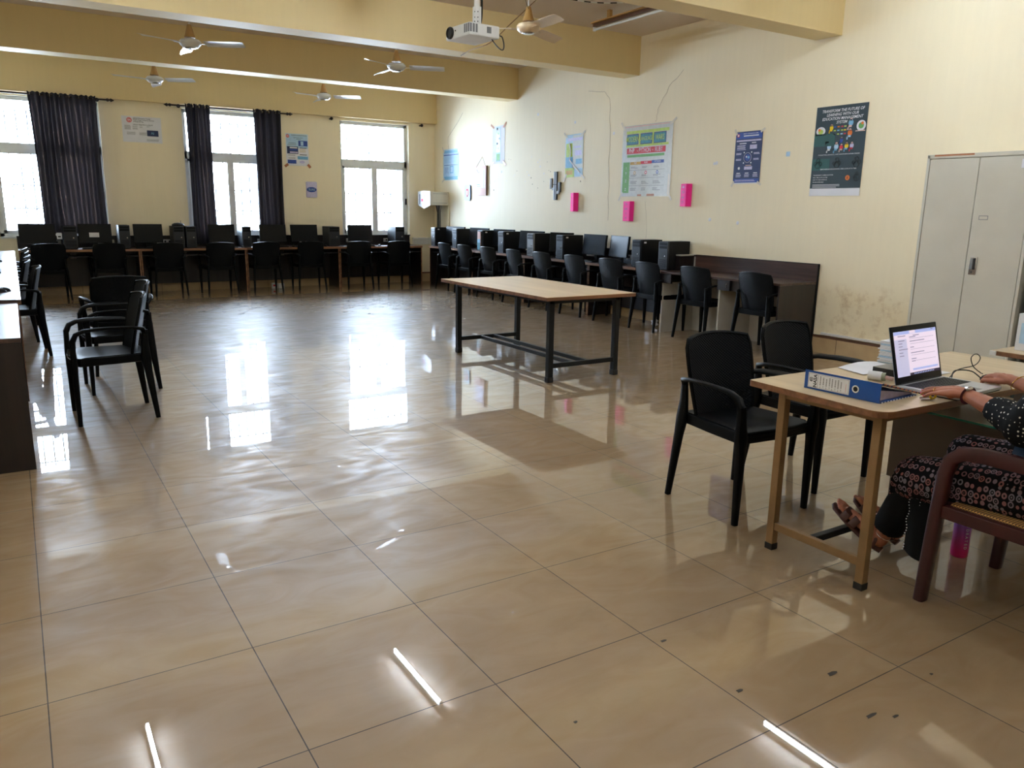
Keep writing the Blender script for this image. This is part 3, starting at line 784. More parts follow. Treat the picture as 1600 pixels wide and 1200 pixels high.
# ================================================================== MONITORS, TOWERS, KEYBOARDS
def monitor(w_, h_, label, loc, rot, group, base=.07, tilt=-6):
    """screen faces local -y, stands on z=0"""
    t = thing('monitor', label, 'monitor', loc, rot, group)
    T = Matrix.Translation((0, 0, base + h_ / 2)) @ Matrix.Rotation(R_(tilt), 4, 'X')
    b = MB(); b.box(-w_ / 2, w_ / 2, -.018, .012, -h_ / 2, h_ / 2, 'bezel', T, bev=.004); b.box(-w_ * .3, w_ * .3, .012, .035, -h_ * .3, h_ * .25, 'bezel', T, bev=.006)
    b.box(-w_ / 2, w_ / 2, -.020, -.018, -h_ / 2, -h_ / 2 + .018, 'bezel', T); b.build('housing', t)
    b = MB(); b.box(-w_ / 2 + .012, w_ / 2 - .012, -.0195, -.018, -h_ / 2 + .022, h_ / 2 - .012, 'screen', T); b.build('screen', t)
    b = MB(); b.box(-.03, .03, .02, .05, .01, base + h_ * .5, 'bezel', bev=.004); b.build('stand_neck', t)
    b = MB(); b.lathe([(.11, 0), (.115, .004), (.11, .01), (.03, .016)], 'bezel', n=24, T=Matrix.Diagonal((1, .75, 1, 1))); b.build('stand_base', t)
    return t
def tower(label, loc, rot, group, w_=.165, h_=.36, d=.39, front='pcfront', sticker=True):
    """computer tower, front panel faces local -y"""
    t = thing('computer_tower', label, 'computer', loc, rot, group)
    b = MB(); b.box(-w_ / 2, w_ / 2, .03, d, .012, h_, 'pc', bev=.003); b.box(-w_ / 2 + .01, w_ / 2 - .01, .04, d - .02, 0, .012, 'pc'); b.build('case', t)
    b = MB(); b.box(-w_ / 2, w_ / 2, 0, .03, .006, h_ - .002, front, bev=.006)
    for z in (h_ - .05, h_ - .09): b.box(-w_ / 2 + .012, w_ / 2 - .012, -.002, 0, z, z + .034, 'bezel')
    for k in range(9): b.box(-w_ / 2 + .02, w_ / 2 - .02, -.0015, 0, .03 + k * .012, .036 + k * .012, 'bezel')
    o = b.build('front_panel', t)
    b = MB(); b.lathe([(.009, 0), (.009, .003), (.006, .004)], 'chrome', n=14, T=Matrix.Translation((w_ * .22, -.001, .17)) @ Matrix.Rotation(R_(90), 4, 'X')); b.build('power_button', o)
    if sticker:
        b = MB(); b.box(w_ / 2, w_ / 2 + .001, .06, .10, h_ - .045, h_ - .025, 'paper'); b.build('sticker', t)
    c = MB(); c.sweep([(0, d, .30), (.01, d + .02, .27), (.02, d + .022, .15), (.01, d + .01, .03)], .004, 'cable', n=6); c.build('power_cable', t)
    return t
def keyboard(label, loc, rot, group):
    b = MB(); b.box(-.21, .21, -.065, .065, 0, .016, 'bezel', bev=.004)
    for r in range(5):
        for c in range(15): b.box(-.20 + c * .027, -.20 + c * .027 + .022, -.055 + r * .023, -.055 + r * .023 + .018, .016, .021, 'pc')
    return tag(b.build('keyboard', loc=loc, rot=rot), label, 'keyboard', group)
def mouse(label, loc, rot, group=None):
    b = MB(); b.ball((0, 0, .0), .05, 'bezel', sc_=(.6, 1, .62), n=14)
    b.v = [(x, y, max(0, z)) for x, y, z in b.v]
    return tag(b.build('computer_mouse', loc=loc, rot=rot), label, 'mouse', group)

# window wall row: (x0, x1, height of top above desk)
gm, gt, gk, gs = 'monitors on the window wall desks', 'computer towers on the window wall desks', 'keyboards on the window wall desks', 'mice on the window wall desks'
FM = [(0.08, .57, 'left of the widest curtain'), (.88, 1.35, 'below the right half of the widest curtain'), (1.67, 2.11, 'below the white notice'),
      (2.83, 3.27, 'in front of the middle window pane'), (3.69, 4.16, 'below the right middle curtain'), (4.24, 4.74, 'below the poster and oval badge'), (5.32, 5.80, 'in front of the bare window')]
for i, (a, b_, l) in enumerate(FM):
    monitor(b_ - a, .30, 'black monitor on the window wall desks ' + l, ((a + b_) / 2, 14.26, .75), R_(random.uniform(-5, 5)), gm, base=.085)
    keyboard('black keyboard before the monitor ' + l, ((a + b_) / 2, 14.09, .75), R_(random.uniform(-3, 3)), gk)
    mouse('black mouse beside the keyboard, monitor ' + l, (b_ + .08 if b_ not in (2.11,) else b_ + .05, 14.08, .75), 0, gs)
FT = [(.66, .86, 'between the two leftmost monitors', 0), (1.44, 1.61, 'between the second and third monitors from the left', 0), (2.25, 2.43, 'with a dark router on top', 1),
      (2.45, 2.62, 'directly right of the one with the router', 0), (3.36, 3.52, 'narrow one in front of the middle window', 0), (4.91, 5.12, 'left of the bare window', 0), (6.22, 6.42, 'nearest the right corner', 0)]
for a, b_, l, _ in FT:
    tower('black computer tower by the window wall, ' + l, ((a + b_) / 2, 14.12, .75), R_(0), gt, w_=b_ - a - .01, h_=.355 if a != 1.44 else .37, d=.38)
t = MB(); t.lathe([(.085, 0), (.10, .01), (.095, .03), (.06, .05), (.01, .055)], 'bezel', n=20, c=(0, 0, 0)); t.cyl((.05, .03, .04), (.05, .03, .09), .005, 'bezel', n=6)
tag(t.build('wifi_router', loc=(2.36, 14.26, 1.105)), 'small dark dome shaped router on top of a tower of the window wall row', 'router')
t = MB(); t.box(-.07, .07, 0, .002, 0, .07, 'paper'); t.box(-.03, .06, -.001, 0, .02, .022, 'greytext')
tag(t.build('paper_slip', loc=(1.10, 14.228, .93)), 'small white paper slip stuck on the second monitor by the window wall', 'paper')
t = MB(); t.box(-.035, .035, 0, .002, 0, .10, 'paper'); t.box(-.02, .02, -.001, 0, .03, .05, 'bezel')
tag(t.build('paper_slip', loc=(.615, 14.20, .90)), 'small white paper slip between the two leftmost monitors', 'paper')

gm, gt, gk, gs = 'monitors on the right wall desks', 'computer towers on the right wall desks', 'keyboards on the right wall desks', 'mice on the right wall desks'
RM = [(13.06, 13.66, 'in the far corner under the pale blue sheet', 8), (12.18, 12.72, 'under the small shield badge', 10), (11.33, 11.88, 'under the tall white scroll poster', 10), (10.45, 11.02, 'below the cluster of wall marks', 10),
      (9.70, 10.12, 'below the cactus', 24), (8.83, 9.33, 'left of the twin pair below the programming poster', 4), (8.27, 8.78, 'right of the twin pair below the programming poster', -10)]
for y0, y1, l, a in RM:
    monitor((y1 - y0) * .97, .29, 'black monitor on the right wall row ' + l, (7.12, (y0 + y1) / 2, .75), R_(-90 + a), gm, base=.09)
    keyboard('black keyboard at the monitor ' + l, (6.975 if l[:3] in ('lef', 'rig') else 7.0, (y0 + y1) / 2, .75), R_(-90), gk) if (y0 < 9.6) else None
RT = [(13.82, 'nearest the corner', 0), (12.94, 'second from the corner', 0), (12.0, 'with coloured front sticker', 0), (11.30, 'fourth from the corner', 0),
      (10.41, 'with light grey front', 1), (9.62, 'left of the twin monitors', 0), (7.90, 'right of the twin monitors', 0), (7.39, 'last one before the bare desk', 0)]
for y, l, gfront in RT:
    tower('black computer tower by the right wall, ' + l, (6.875, y, .75), R_(-90), gt, w_=.165 if not gfront else .175, h_=.355, d=.375, front='grey' if gfront else 'pcfront', sticker=(y not in (12.94, 10.41, 7.39)))
t = MB(); t.box(-.012, 0, -.05, .05, .02, .33, 'peach'); t.box(-.014, -.012, -.05, .05, .02, .14, 'teal'); t.box(-.014, -.012, -.05, .05, .14, .20, 'skyblue')
tag(t.build('product_sticker', loc=(6.868, 12.0, .75)), 'tall blue and peach sticker on the front of a tower in the right wall row', 'sticker')
mouse('black mouse on the right wall desk between the fourth tower and the wooden table', (6.93, 11.65, .75), R_(80), gs)
mouse('black mouse on the right wall desk near the corner', (6.93, 12.50, .75), R_(80), gs)
# open box end at the join of the computer desks and the bare desk
t = thing('shelf_box', 'small dark box with light edges behind the last computer tower', 'box', (7.0, 7.215, .756), 0)
b = MB(); b.box(.02, .27, .02, .30, 0, .17, 'wenge'); b.build('body', t)
b = MB(); b.box(.262, .28, 0, .31, 0, .19, 'whitelam'); b.box(.02, .262, 0.0, .31, .176, .188, 'whitelam'); b.build('edge_panel', t)
# tangled cables lying on the right wall desks
for i, (y, l) in enumerate([(9.1, 'under the twin monitors'), (8.5, 'in front of the right twin monitor'), (10.1, 'beside the sixth tower')]):
    b = MB()
    for k in range(3):
        P = [(6.90 + random.uniform(0, .16), y - .22 + .05 * q + random.uniform(-.02, .02), .757 + .02 * abs(math.sin(q * 1.3 + k))) for q in range(10)]
        b.sweep(P, .004, 'cable', n=5)
    tag(b.build('cable_tangle'), 'tangle of black cables on the right wall desk ' + l, 'cables', 'cable tangles on the desks')
# crumpled white scraps on the floor below the right wall row
for x, y, z, r, l in [(6.95, 7.55, .05, .05, 'under the eighth chair of the right wall row'), (6.62, 7.18, .03, .025, 'by a rear leg of the eighth right wall chair')]:
    bm = bmesh.new(); bmesh.ops.create_icosphere(bm, subdivisions=2, radius=r)
    for v in bm.verts: v.co *= random.uniform(.6, 1.25)
    b = MB(); bm.verts.index_update(); b.add([v.co.copy() for v in bm.verts], [[v.index for v in f.verts] for f in bm.faces], 'paper'); bm.free()
    zm = min(v[2] for v in b.v)
    tag(b.build('crumpled_paper', loc=(x, y, -zm + .001)), 'crumpled white scrap on floor ' + l, 'paper')
b = MB(); b.box(0, .10, 0, .06, 0, .10, 'white', bev=.006); b.box(.12, .22, 0, .06, 0, .085, 'white', bev=.006); b.box(.02, .08, -.001, 0, .04, .07, 'red')
tag(b.build('power_adapter', loc=(3.88, 14.30, 0.0)), 'white power adapters on the floor behind the fifth window wall chair', 'adapter')

# left wall row: tower near the camera and keyboard, further ones behind it
gt, gm, gk = 'computer towers on the left wall desks', 'monitors on the left wall desks', 'keyboards on the left wall desks'
for i, y in enumerate([7.06, 8.75, 10.5, 12.2]):
    tower('black computer tower on the left wall desks, ' + ['nearest one', 'second from the near end', 'third from the near end', 'furthest'][i], (-.155 if i == 0 else -.17, y, .765), R_(90), gt, h_=.40, d=.40, sticker=False)
for i, y in enumerate([7.75, 9.5, 11.3]):
    keyboard('black keyboard on the left wall desks, ' + ['nearest, just behind the tower', 'second', 'furthest'][i], (-.20, y, .765), R_(90), gk)
for i, y in enumerate([7.42, 7.30]):
    mouse('black mouse on the left desk ' + ['just behind the nearest tower' , 'close to the nearest tower'][i], (-.10 - .03 * i, y + .05 * i, .765), R_(70), 'mice on the left wall desks')

# ================================================================== WOODEN TABLE
t = thing('work_table', 'beech topped work table on black steel legs standing alone in the middle of the room', 'table', (0, 0, 0), 0)
b = MB(); b.box(3.67, 4.63, 5.29, 7.20, .728, .757, 'ply', bev=.002); b.box(3.671, 4.629, 5.291, 7.199, .757, .7595, 'plytop'); b.build('tabletop', t)
b = MB()
for x in (3.80, 4.52): b.box(x, x + .035, 5.42, 7.10, .685, .728, 'blackmetal')
for y in (5.42, 7.06): b.box(3.80, 4.555, y, y + .035, .685, .728, 'blackmetal')
b.build('apron_frame', t)
for x in (3.795, 4.515):
    for y in (5.42, 7.07):
        b = MB(); b.box(x, x + .05, y, y + .05, .03, .70, 'blackmetal', bev=.004); o = b.build('leg', t)
        b = MB(); b.box(x - .004, x + .054, y - .004, y + .054, 0, .05, 'cable', bev=.008); b.build('leg_cap', o)
for y in (5.43, 7.08):
    b = MB(); b.box(3.845, 4.515, y, y + .03, .125, .165, 'blackmetal', bev=.003); b.build('stretcher', t)
for x in (4.07, 4.23):
    b = MB(); b.box(x, x + .035, 5.46, 7.08, .128, .162, 'blackmetal', bev=.003); b.build('stretcher', t)

# ================================================================== TEACHER DESK
DZ = .75
t = thing('teacher_desk', 'beige topped desk on tan square steel legs with laptop and blue binder', 'desk', (0, 0, 0), 0)
b = MB()
c = .07
poly = [(2.665 + c, 1.625)]
poly = []
for cx, cy, a0 in ((4.25 - c, 1.60 + c, -90), (4.25 - .02, 2.27 - .02, 0), (2.675 + .015, 2.285 - .015, 90), (2.655 + c, 1.625 + c, 180)):
    rr = c if a0 in (-90, 180) else (.02 if a0 == 0 else .015)
    for k in range(7): poly.append((cx + rr * math.cos(R_(a0 + 15 * k)), cy + rr * math.sin(R_(a0 + 15 * k))))
b.prism(poly, DZ - .026, DZ - .001, 'ply'); 
ins = [(x + (.0015 if x < 3.4 else -.0015), y + (.0015 if y < 1.95 else -.0015)) for x, y in poly]
b.prism(ins, DZ - .001, DZ, 'oak'); b.build('tabletop', t)
for x, y in ((2.735, 1.69), (2.735, 2.135), (4.12, 1.69), (4.12, 2.135)):
    b = MB(); b.box(x - .018, x + .018, y - .018, y + .018, .012, DZ - .028, 'tanmetal', bev=.003); o = b.build('leg', t)
    b = MB(); b.box(x - .02, x + .02, y - .02, y + .02, 0, .03, 'cable', bev=.003); b.build('leg_cap', o)
b = MB(); b.box(2.72, 2.75, 1.70, 2.12, DZ - .056, DZ - .028, 'tanmetal')
for y in (1.69, 2.135): b.box(2.75, 4.11, y - .013, y + .013, DZ - .056, DZ - .028, 'tanmetal')
b.build('apron_frame', t)
b = MB(); b.box(2.722, 2.748, 1.71, 2.118, .095, .13, 'tanmetal', bev=.003); b.build('stretcher', t)
b = MB(); b.box(4.107, 4.133, 1.71, 2.118, .095, .13, 'tanmetal', bev=.003); b.build('stretcher', t)
b = MB(); b.box(2.749, 4.107, 1.925, 1.955, .10, .128, 'blackmetal', bev=.003); b.build('foot_bar', t)

# low side table with a glass top, under and beside the desk, right of the woman
t = thing('side_table', 'low brown sided table with dusty green edged glass top beside the seated woman', 'table', (0, 0, 0), 0)
b = MB(); b.box(3.44, 4.0, 1.10, 2.10, .575, .590, 'deskmod'); b.build('top_board', t)
b = MB(); b.box(3.425, 4.02, 1.08, 2.11, .5905, .600, 'glassedge', bev=.002); b.box(3.428, 4.017, 1.083, 2.107, .600, .6012, 'glasstop'); b.build('glass_top', t)
b = MB(); b.box(3.47, 3.488, 1.14, 2.08, .235, .574, 'deskmod'); b.build('side_panel', t)
for x in (3.488, 3.95):
    for y in (1.15, 2.04): b = MB(); b.box(x, x + .03, y, y + .03, 0, .574, 'deskmod'); b.build('leg', t)
b = MB(); b.cyl((3.62, 1.50, .6015), (3.62, 1.50, .645), .022, 'glasstop', n=16); b.cyl((3.62, 1.50, .645), (3.62, 1.50, .655), .018, 'white', n=16)
tag(b.build('small_jar'), 'small pale jar with white lid on the low glass topped table', 'jar')

# second beige table at the right edge
t = thing('beige_table', 'beige topped table at the right picture edge in front of the steel cupboard', 'table', (0, 0, 0), 0)
b = MB(); b.box(4.44, 5.75, 1.45, 2.16, .733, .757, 'ply', bev=.002); b.box(4.441, 5.749, 1.451, 2.159, .757, .759, 'oak'); b.box(4.436, 4.47, 2.13, 2.164, .732, .758, 'white', bev=.004); b.build('tabletop', t)
for x, y in ((4.53, 2.02), (4.53, 1.55), (5.66, 2.02), (5.66, 1.55)):
    b = MB(); b.box(x - .02, x + .02, y - .02, y + .02, 0, .733, 'deskmod', bev=.002); b.build('leg', t)
b = MB(); b.box(-.12, .12, -.10, .10, 0, .20, 'paper', bev=.003); b.box(-.122, -.12, -.08, .08, .04, .15, 'paleblue')
tag(b.build('carton', loc=(4.68, 2.0, .7595)), 'white carton on the beige table at the right picture edge', 'box')

# ------------------------------------------------ things on the teacher desk
# blue lever arch file standing on its long spine side, spine facing -X
t = thing('lever_arch_file', 'blue lever arch file with NASA spine label on the teacher desk', 'binder', (2.762, 2.065, DZ), R_(-87))
# local: x along the spine (0..0.345 towards the camera side), y into the desk (+), z up
b = MB()
b.box(0, .335, 0, .004, 0, .078, 'blue', bev=.0015)
b.box(0, .335, 0, .28, 0, .003, 'blue')
b.add([(0, 0, .075), (.335, 0, .075), (.335, .28, .008), (0, .28, .008), (0, 0, .078), (.335, 0, .078), (.335, .28, .011), (0, .28, .011)], [(0, 3, 2, 1), (4, 5, 6, 7), (0, 1, 5, 4), (1, 2, 6, 5), (2, 3, 7, 6), (3, 0, 4, 7)], 'blue')
b.build('cover', t)
b = MB()
b.add([(.014, .012, .004), (.318, .012, .004), (.318, .268, .004), (.014, .268, .004), (.014, .012, .048), (.318, .012, .048), (.318, .262, .010), (.014, .262, .010)], [(0, 3, 2, 1), (4, 5, 6, 7), (0, 1, 5, 4), (1, 2, 6, 5), (2, 3, 7, 6), (3, 0, 4, 7)], 'lilac')
b.build('paper_block', t)
b = MB(); T = plane_T((0, -.0012, 0), (1, 0, 0), (0, 0, 1))
b.box(.018, .205, .008, .070, 0, .001, 'paper', T)
TT = T @ Matrix.Translation((0, 0, .0014))
def rot_text(txt, cx, cy, size, key, bold=0.0, sx=1.0):
    b.text(txt, 0, 0, size, key, T=TT @ Matrix.Translation((cx, cy, 0)) @ Matrix.Rotation(R_(90), 4, 'Z'), sx=sx, bold=bold)
rot_text('NASA', .052, .038, .021, 'darktext', bold=.03)
# round emblem beside the lettering
Tm = TT
for k, (x_, y_, r_) in enumerate([(.033, .042, .0085)]):
    pts = [(x_ + r_ * math.cos(a), y_ + r_ * math.sin(a), 0) for a in [i * math.pi / 8 for i in range(16)]]
    b.sweep(pts, .0008, 'darktext', n=4, closed=True, T=Tm)
    b.box(x_ - .004, x_ - .0015, y_ - .006, y_ + .006, 0, .0006, 'darktext', Tm); b.box(x_ + .0015, x_ + .004, y_ - .006, y_ + .006, 0, .0006, 'darktext', Tm)
    b.box(x_ - .003, x_ + .003, y_ - .0075, y_ - .005, 0, .0006, 'darktext', Tm)
b.box(.0635, .0642, .012, .066, 0, .0006, 'darktext', Tm)
for i, x_ in enumerate([.076, .090, .104, .118, .130, .144, .157, .170]):
    y_ = .012 + .004 * (i % 2)
    b.box(x_ - .0006, x_ + .0006, y_, y_ + .008, 0, .0006, 'greytext', Tm)
    y2 = y_ + .012
    while y2 < .058 - .003 * (i % 3):
        ln = random.uniform(.003, .006); b.box(x_ - .0022, x_ + .0018, y2, y2 + ln, 0, .0005, 'greytext', Tm); y2 += ln + .0016
b.box(.1905, .1912, .016, .05, 0, .0006, 'red', Tm)
b.box(.021, .202, .011, .0116, 0, .0006, 'greytext', Tm); b.box(.021, .202, .0665, .0671, 0, .0006, 'greytext', Tm); b.box(.021, .0216, .011, .067, 0, .0006, 'greytext', Tm); b.box(.2014, .202, .011, .067, 0, .0006, 'greytext', Tm)
b.build('spine_label', t)
b = MB(); pts = [(.232 + .0125 * math.cos(a), .038 + .0125 * math.sin(a), .001) for a in [i * math.pi / 12 for i in range(24)]]
b.sweep(pts, .0028, 'white', n=6, closed=True, T=T); b.lathe([(.0115, 0), (.0115, .0008), (.001, .001)], 'cable', n=20, T=T @ Matrix.Translation((.232, .038, 0))); b.build('finger_ring', t)
b = MB()
for k in range(26):      # chequered cloth edging of the covers
    b.box(.336, .338, .004 + k * .0106, .004 + k * .0106 + .0053, .0, .004, 'paper' if k % 2 else 'navy')
    b.box(.336, .338, .004 + k * .0106, .004 + k * .0106 + .0106, .0735 - k * .0026, .079 - k * .0026, 'tape' if k % 3 else 'navy')
b.build('edging', t)

# laptop
LP = thing('laptop', 'open silver laptop with a web page on its screen', 'laptop', (3.275, 1.735, DZ), R_(3))
b = MB(); b.box(-.185, .185, -.125, .125, .004, .018, 'silver', bev=.004); b.box(-.18, .18, -.12, .12, 0, .004, 'bezel'); b.build('base', LP)
b = MB(); b.box(-.165, .165, -.01, .105, .018, .0185, 'bezel')
for r in range(6):
    for c_ in range(14): b.box(-.162 + c_ * .0232, -.162 + c_ * .0232 + .019, -.006 + r * .018, -.006 + r * .018 + .0145, .0185, .0195, 'pc')
b.build('keyboard', LP)
b = MB(); b.box(-.055, .055, -.105, -.03, .018, .0186, 'grey'); b.build('touchpad', LP)
b = MB(); T = Matrix.Translation((0, .128, .016)) @ Matrix.Rotation(R_(-14), 4, 'X')
b.box(-.185, .185, -.004, .004, 0, .245, 'bezel', T, bev=.003); b.box(-.185, .185, .004, .0055, 0, .245, 'silver', T); b.cyl((-.16, .126, .014), (.16, .126, .014), .008, 'bezel', n=10); o = b.build('lid', LP)
scr_page = emit_mat('laptop_screen_page', (222, 208, 226), 0.17)
scr_bar = emit_mat('laptop_screen_blue_bar', (160, 172, 222), 0.16)
scr_side = emit_mat('laptop_screen_side_column', (190, 188, 216), 0.155)
scr_dark = emit_mat('laptop_screen_dark_strip', (48, 34, 66), 0.08)
scr_txt = emit_mat('laptop_screen_grey_lines', (120, 112, 150), 0.08)
def Ts(dz): return Matrix.Translation((0, .128, .016)) @ Matrix.Rotation(R_(-14), 4, 'X') @ plane_T((-.172, -.0042 - dz, .030), (1, 0, 0), (0, 0, 1))
b = MB(); W_, H_ = .344, .192
b.box(0, W_, 0, H_, 0, .0002, scr_page, Ts(0)); b.build('screen', LP)
b = MB()
b.box(0, W_, H_ - .014, H_, 0, .0001, scr_bar, Ts(.0005)); b.box(W_ * .36, W_ * .5, H_ - .013, H_, 0, .0001, scr_page, Ts(.0008)); b.box(0, W_ * .28, 0, H_ - .034, 0, .0001, scr_side, Ts(.0005)); b.box(W_ * .28, W_, 0, .011, 0, .0001, scr_dark, Ts(.0005))
b.box(W_ * .36, W_ * .96, .020, .028, 0, .0001, scr_bar, Ts(.0006))
for i, (x_, y_, l_) in enumerate([(.03, .150, .05), (.03, .138, .03), (.03, .126, .03), (.03, .113, .07), (.03, .099, .03), (.03, .086, .035), (.12, .162, .05), (.12, .144, .12), (.12, .118, .03), (.12, .094, .11), (.12, .068, .04), (.12, .058, .03), (.03, .170, .06), (.15, .168, .05), (.30, .186, .02)]):
    b.box(x_, x_ + l_, y_, y_ + .003, 0, .0001, scr_txt, Ts(.0009))
for y_ in (.156, .134, .11, .085, .060): b.box(.12, .32, y_, y_ + .001, 0, .0001, scr_txt, Ts(.0009))
for k in range(12): b.box(.13 + k * .014, .138 + k * .014, .003, .008, 0, .0001, scr_bar, Ts(.0009))
b.build('page_content', o)

# stack of papers, books, loose sheets
t = thing('paper_stack', 'tall stack of answer sheets behind the laptop', 'papers', (3.648, 2.195, DZ), R_(4))
for k in range(15):
    b = MB(); dx, dy = random.uniform(-.006, .006), random.uniform(-.006, .006); b.box(-.065 + dx, .065 + dx, -.072 + dy, .072 + dy, .0075 * k, .0075 * k + .006, 'paper' if k % 4 else 'paleblue'); b.build('sheet_bundle', t)
t = thing('book', 'thick dark book with grey cover behind the laptop', 'book', (3.40, 2.045, DZ), R_(2))
b = MB(); b.box(-.09, .11, -.08, .07, .028, .032, 'book', bev=.001); b.box(-.09, .11, -.08, .07, 0, .003, 'cable'); b.box(-.09, -.087, -.08, .07, 0, .03, 'cable'); b.build('cover', t)
b = MB(); b.box(-.087, .108, -.077, .068, .003, .028, 'pc'); b.build('pages', t)
b = MB(); b.slab(lambda u, v: (3.22 + .30 * u + .04 * v, 2.10 + .16 * v, DZ + .004 + .012 * math.sin(3 * u) * v), 6, 4, .0012, 'paper')
tag(b.build('paper_sheet'), 'loose white sheet lying at the back of the teacher desk left of the grey book', 'paper')
b = MB(); b.slab(lambda u, v: (3.50 + .14 * u, 1.93 + .09 * v, DZ + .003), 2, 2, .001, 'paper')
tag(b.build('paper_sheet'), 'small white sheet behind the hinge of the laptop', 'paper')
# glue jar lying down with pink brush, orange rubber loops
t = thing('glue_bottle', 'small frosted bottle with pink cap lying between the binder and the laptop', 'bottle', (3.17, 2.0, DZ + .021), R_(-68))
b = MB(); b.cyl((-.035, 0, 0), (.02, 0, 0), .0205, 'white', n=18); b.build('body', t)
b = MB(); b.cyl((.02, 0, 0), (.036, 0, 0), .018, 'glasstop', n=18); b.cyl((.036, 0, -.002), (.066, 0, -.006), .009, 'peach', n=12); b.build('cap', t)
def wire(name, pts, r, key, label, cat='cable', group=None, parent=None, up=(0, 0, 1)):
    # smooth through the points
    P = [Vector(p) for p in pts]; Q = []
    for i in range(len(P) - 1):
        p0, p1, p2, p3 = P[max(0, i - 1)], P[i], P[i + 1], P[min(len(P) - 1, i + 2)]
        for k in range(6):
            s_ = k / 6
            Q.append(0.5 * ((2 * p1) + (p2 - p0) * s_ + (2 * p0 - 5 * p1 + 4 * p2 - p3) * s_ ** 2 + (3 * p1 - p0 - 3 * p2 + p3) * s_ ** 3))
    Q.append(P[-1])
    b = MB(); b.sweep(Q, r, key, n=6, up=up); o = b.build(name, parent)
    if parent is None: tag(o, label, cat, group)
    return o
wire('rubber_cord', [(2.93, 2.13, DZ + .003), (3.0, 2.09, DZ + .003), (3.07, 2.0, DZ + .003), (3.11, 1.93, DZ + .003), (3.08, 1.905, DZ + .003)], .0022, 'orange', 'thin orange cord lying behind the binder', 'cord')
wire('rubber_cord', [(3.24, 1.925, DZ + .003), (3.20, 1.90, DZ + .003), (3.14, 1.89, DZ + .003), (3.10, 1.895, DZ + .003)], .0015, 'wire', 'thin brown cord running from the pink cap to the laptop', 'cord')
# laptop charger and mouse cables
zc = DZ + .022
wire('charger_cable', [(3.46, 1.83, DZ + .015), (3.54, 1.86, DZ + .035), (3.62, 1.83, DZ + .03), (3.60, 1.76, DZ + .006), (3.62, 1.69, DZ + .004), (3.66, 1.63, DZ + .004), (3.655, 1.585, DZ - .01), (3.64, 1.57, DZ - .08), (3.66, 1.56, .61)], .003, 'cable', 'black charger cable running from the laptop over the desk edge')
wire('mouse_cable', [(3.52, 1.87, DZ + .004), (3.60, 1.88, DZ + .03), (3.70, 1.86, DZ + .045), (3.74, 1.86, DZ + .075), (3.72, 1.87, DZ + .095), (3.68, 1.87, DZ + .08), (3.69, 1.86, DZ + .04), (3.72, 1.84, DZ + .012), (3.66, 1.80, DZ + .02)], .0022, 'cable', 'black mouse cable looping up beside the right hand')
mouse('black computer mouse held in the right hand of the woman', (3.615, 1.745, DZ), R_(-25))
b = MB(); b.sweep([(.011 * math.cos(a), 0, .013 + .011 * math.sin(a)) for a in [i * math.pi / 8 for i in range(16)]], .0042, 'yellow', n=8, up=(0, 1, 0), closed=True)
tag(b.build('ring_tag', loc=(3.03, 1.665, DZ + .004), rot=R_(-30)), 'small yellow plastic ring on the desk edge by the left hand', 'ring')
wire('keys', [(3.0, 1.70, DZ + .004), (3.02, 1.685, DZ + .01), (3.05, 1.68, DZ + .004), (3.01, 1.66, DZ + .003), (2.97, 1.675, DZ + .004)], .004, 'chrome', 'small bunch of silver keys on the desk edge between binder and hand', 'keys')

# ================================================================== MAROON CHAIR
t = thing('wooden_armchair', 'polished maroon wooden armchair with woven cane seat carrying the seated woman', 'chair', (0, 0, 0), 0)
for s_, xb in ((-1, 2.862), (1, 3.425)):
    b = MB()
    b.sweep([(xb, 1.515, 0), (xb, 1.500, .30), (xb, 1.487, .52), (xb, 1.470, .585), (xb, 1.43, .618), (xb, 1.36, .628), (xb, 1.15, .630), (xb, .872, .622)],
            [(.021, .026), (.023, .028), (.024, .028), (.026, .027), (.028, .020), (.030, .017), (.030, .016), (.026, .016)], 'maroon', n=10, power=.55, up=(1, 0, 0))
    b.build('arm_and_front_leg', t)
    b = MB()
    b.sweep([(xb + s_ * -.02, .86, 0), (xb - s_ * .02, .90, .40), (xb - s_ * .02, .87, .65), (xb - s_ * .03, .80, .95)], [(.018, .024)] * 4, 'maroon', n=8, power=.55, up=(1, 0, 0)); b.build('rear_leg', t)
    b = MB(); b.box(xb - .015, xb + .015, .91, 1.475, .355, .405, 'maroon', bev=.005); b.build('seat_rail', t)
b = MB(); b.box(2.88, 3.41, 1.46, 1.49, .355, .405, 'maroon', bev=.005); b.build('seat_rail', t)
b = MB(); b.box(2.878, 3.41, .91, 1.46, .395, .412, 'cane', bev=.004); b.build('seat', t)
b = MB(); b.box(2.89, 3.39, .80, .82, .84, .95, 'maroon', bev=.008); b.box(2.89, 3.39, .855, .875, .52, .57, 'maroon', bev=.008); b.build('back_rail', t)
b = MB(); b.box(2.90, 3.38, .835, .845, .57, .84, 'cane'); b.build('backrest', t)

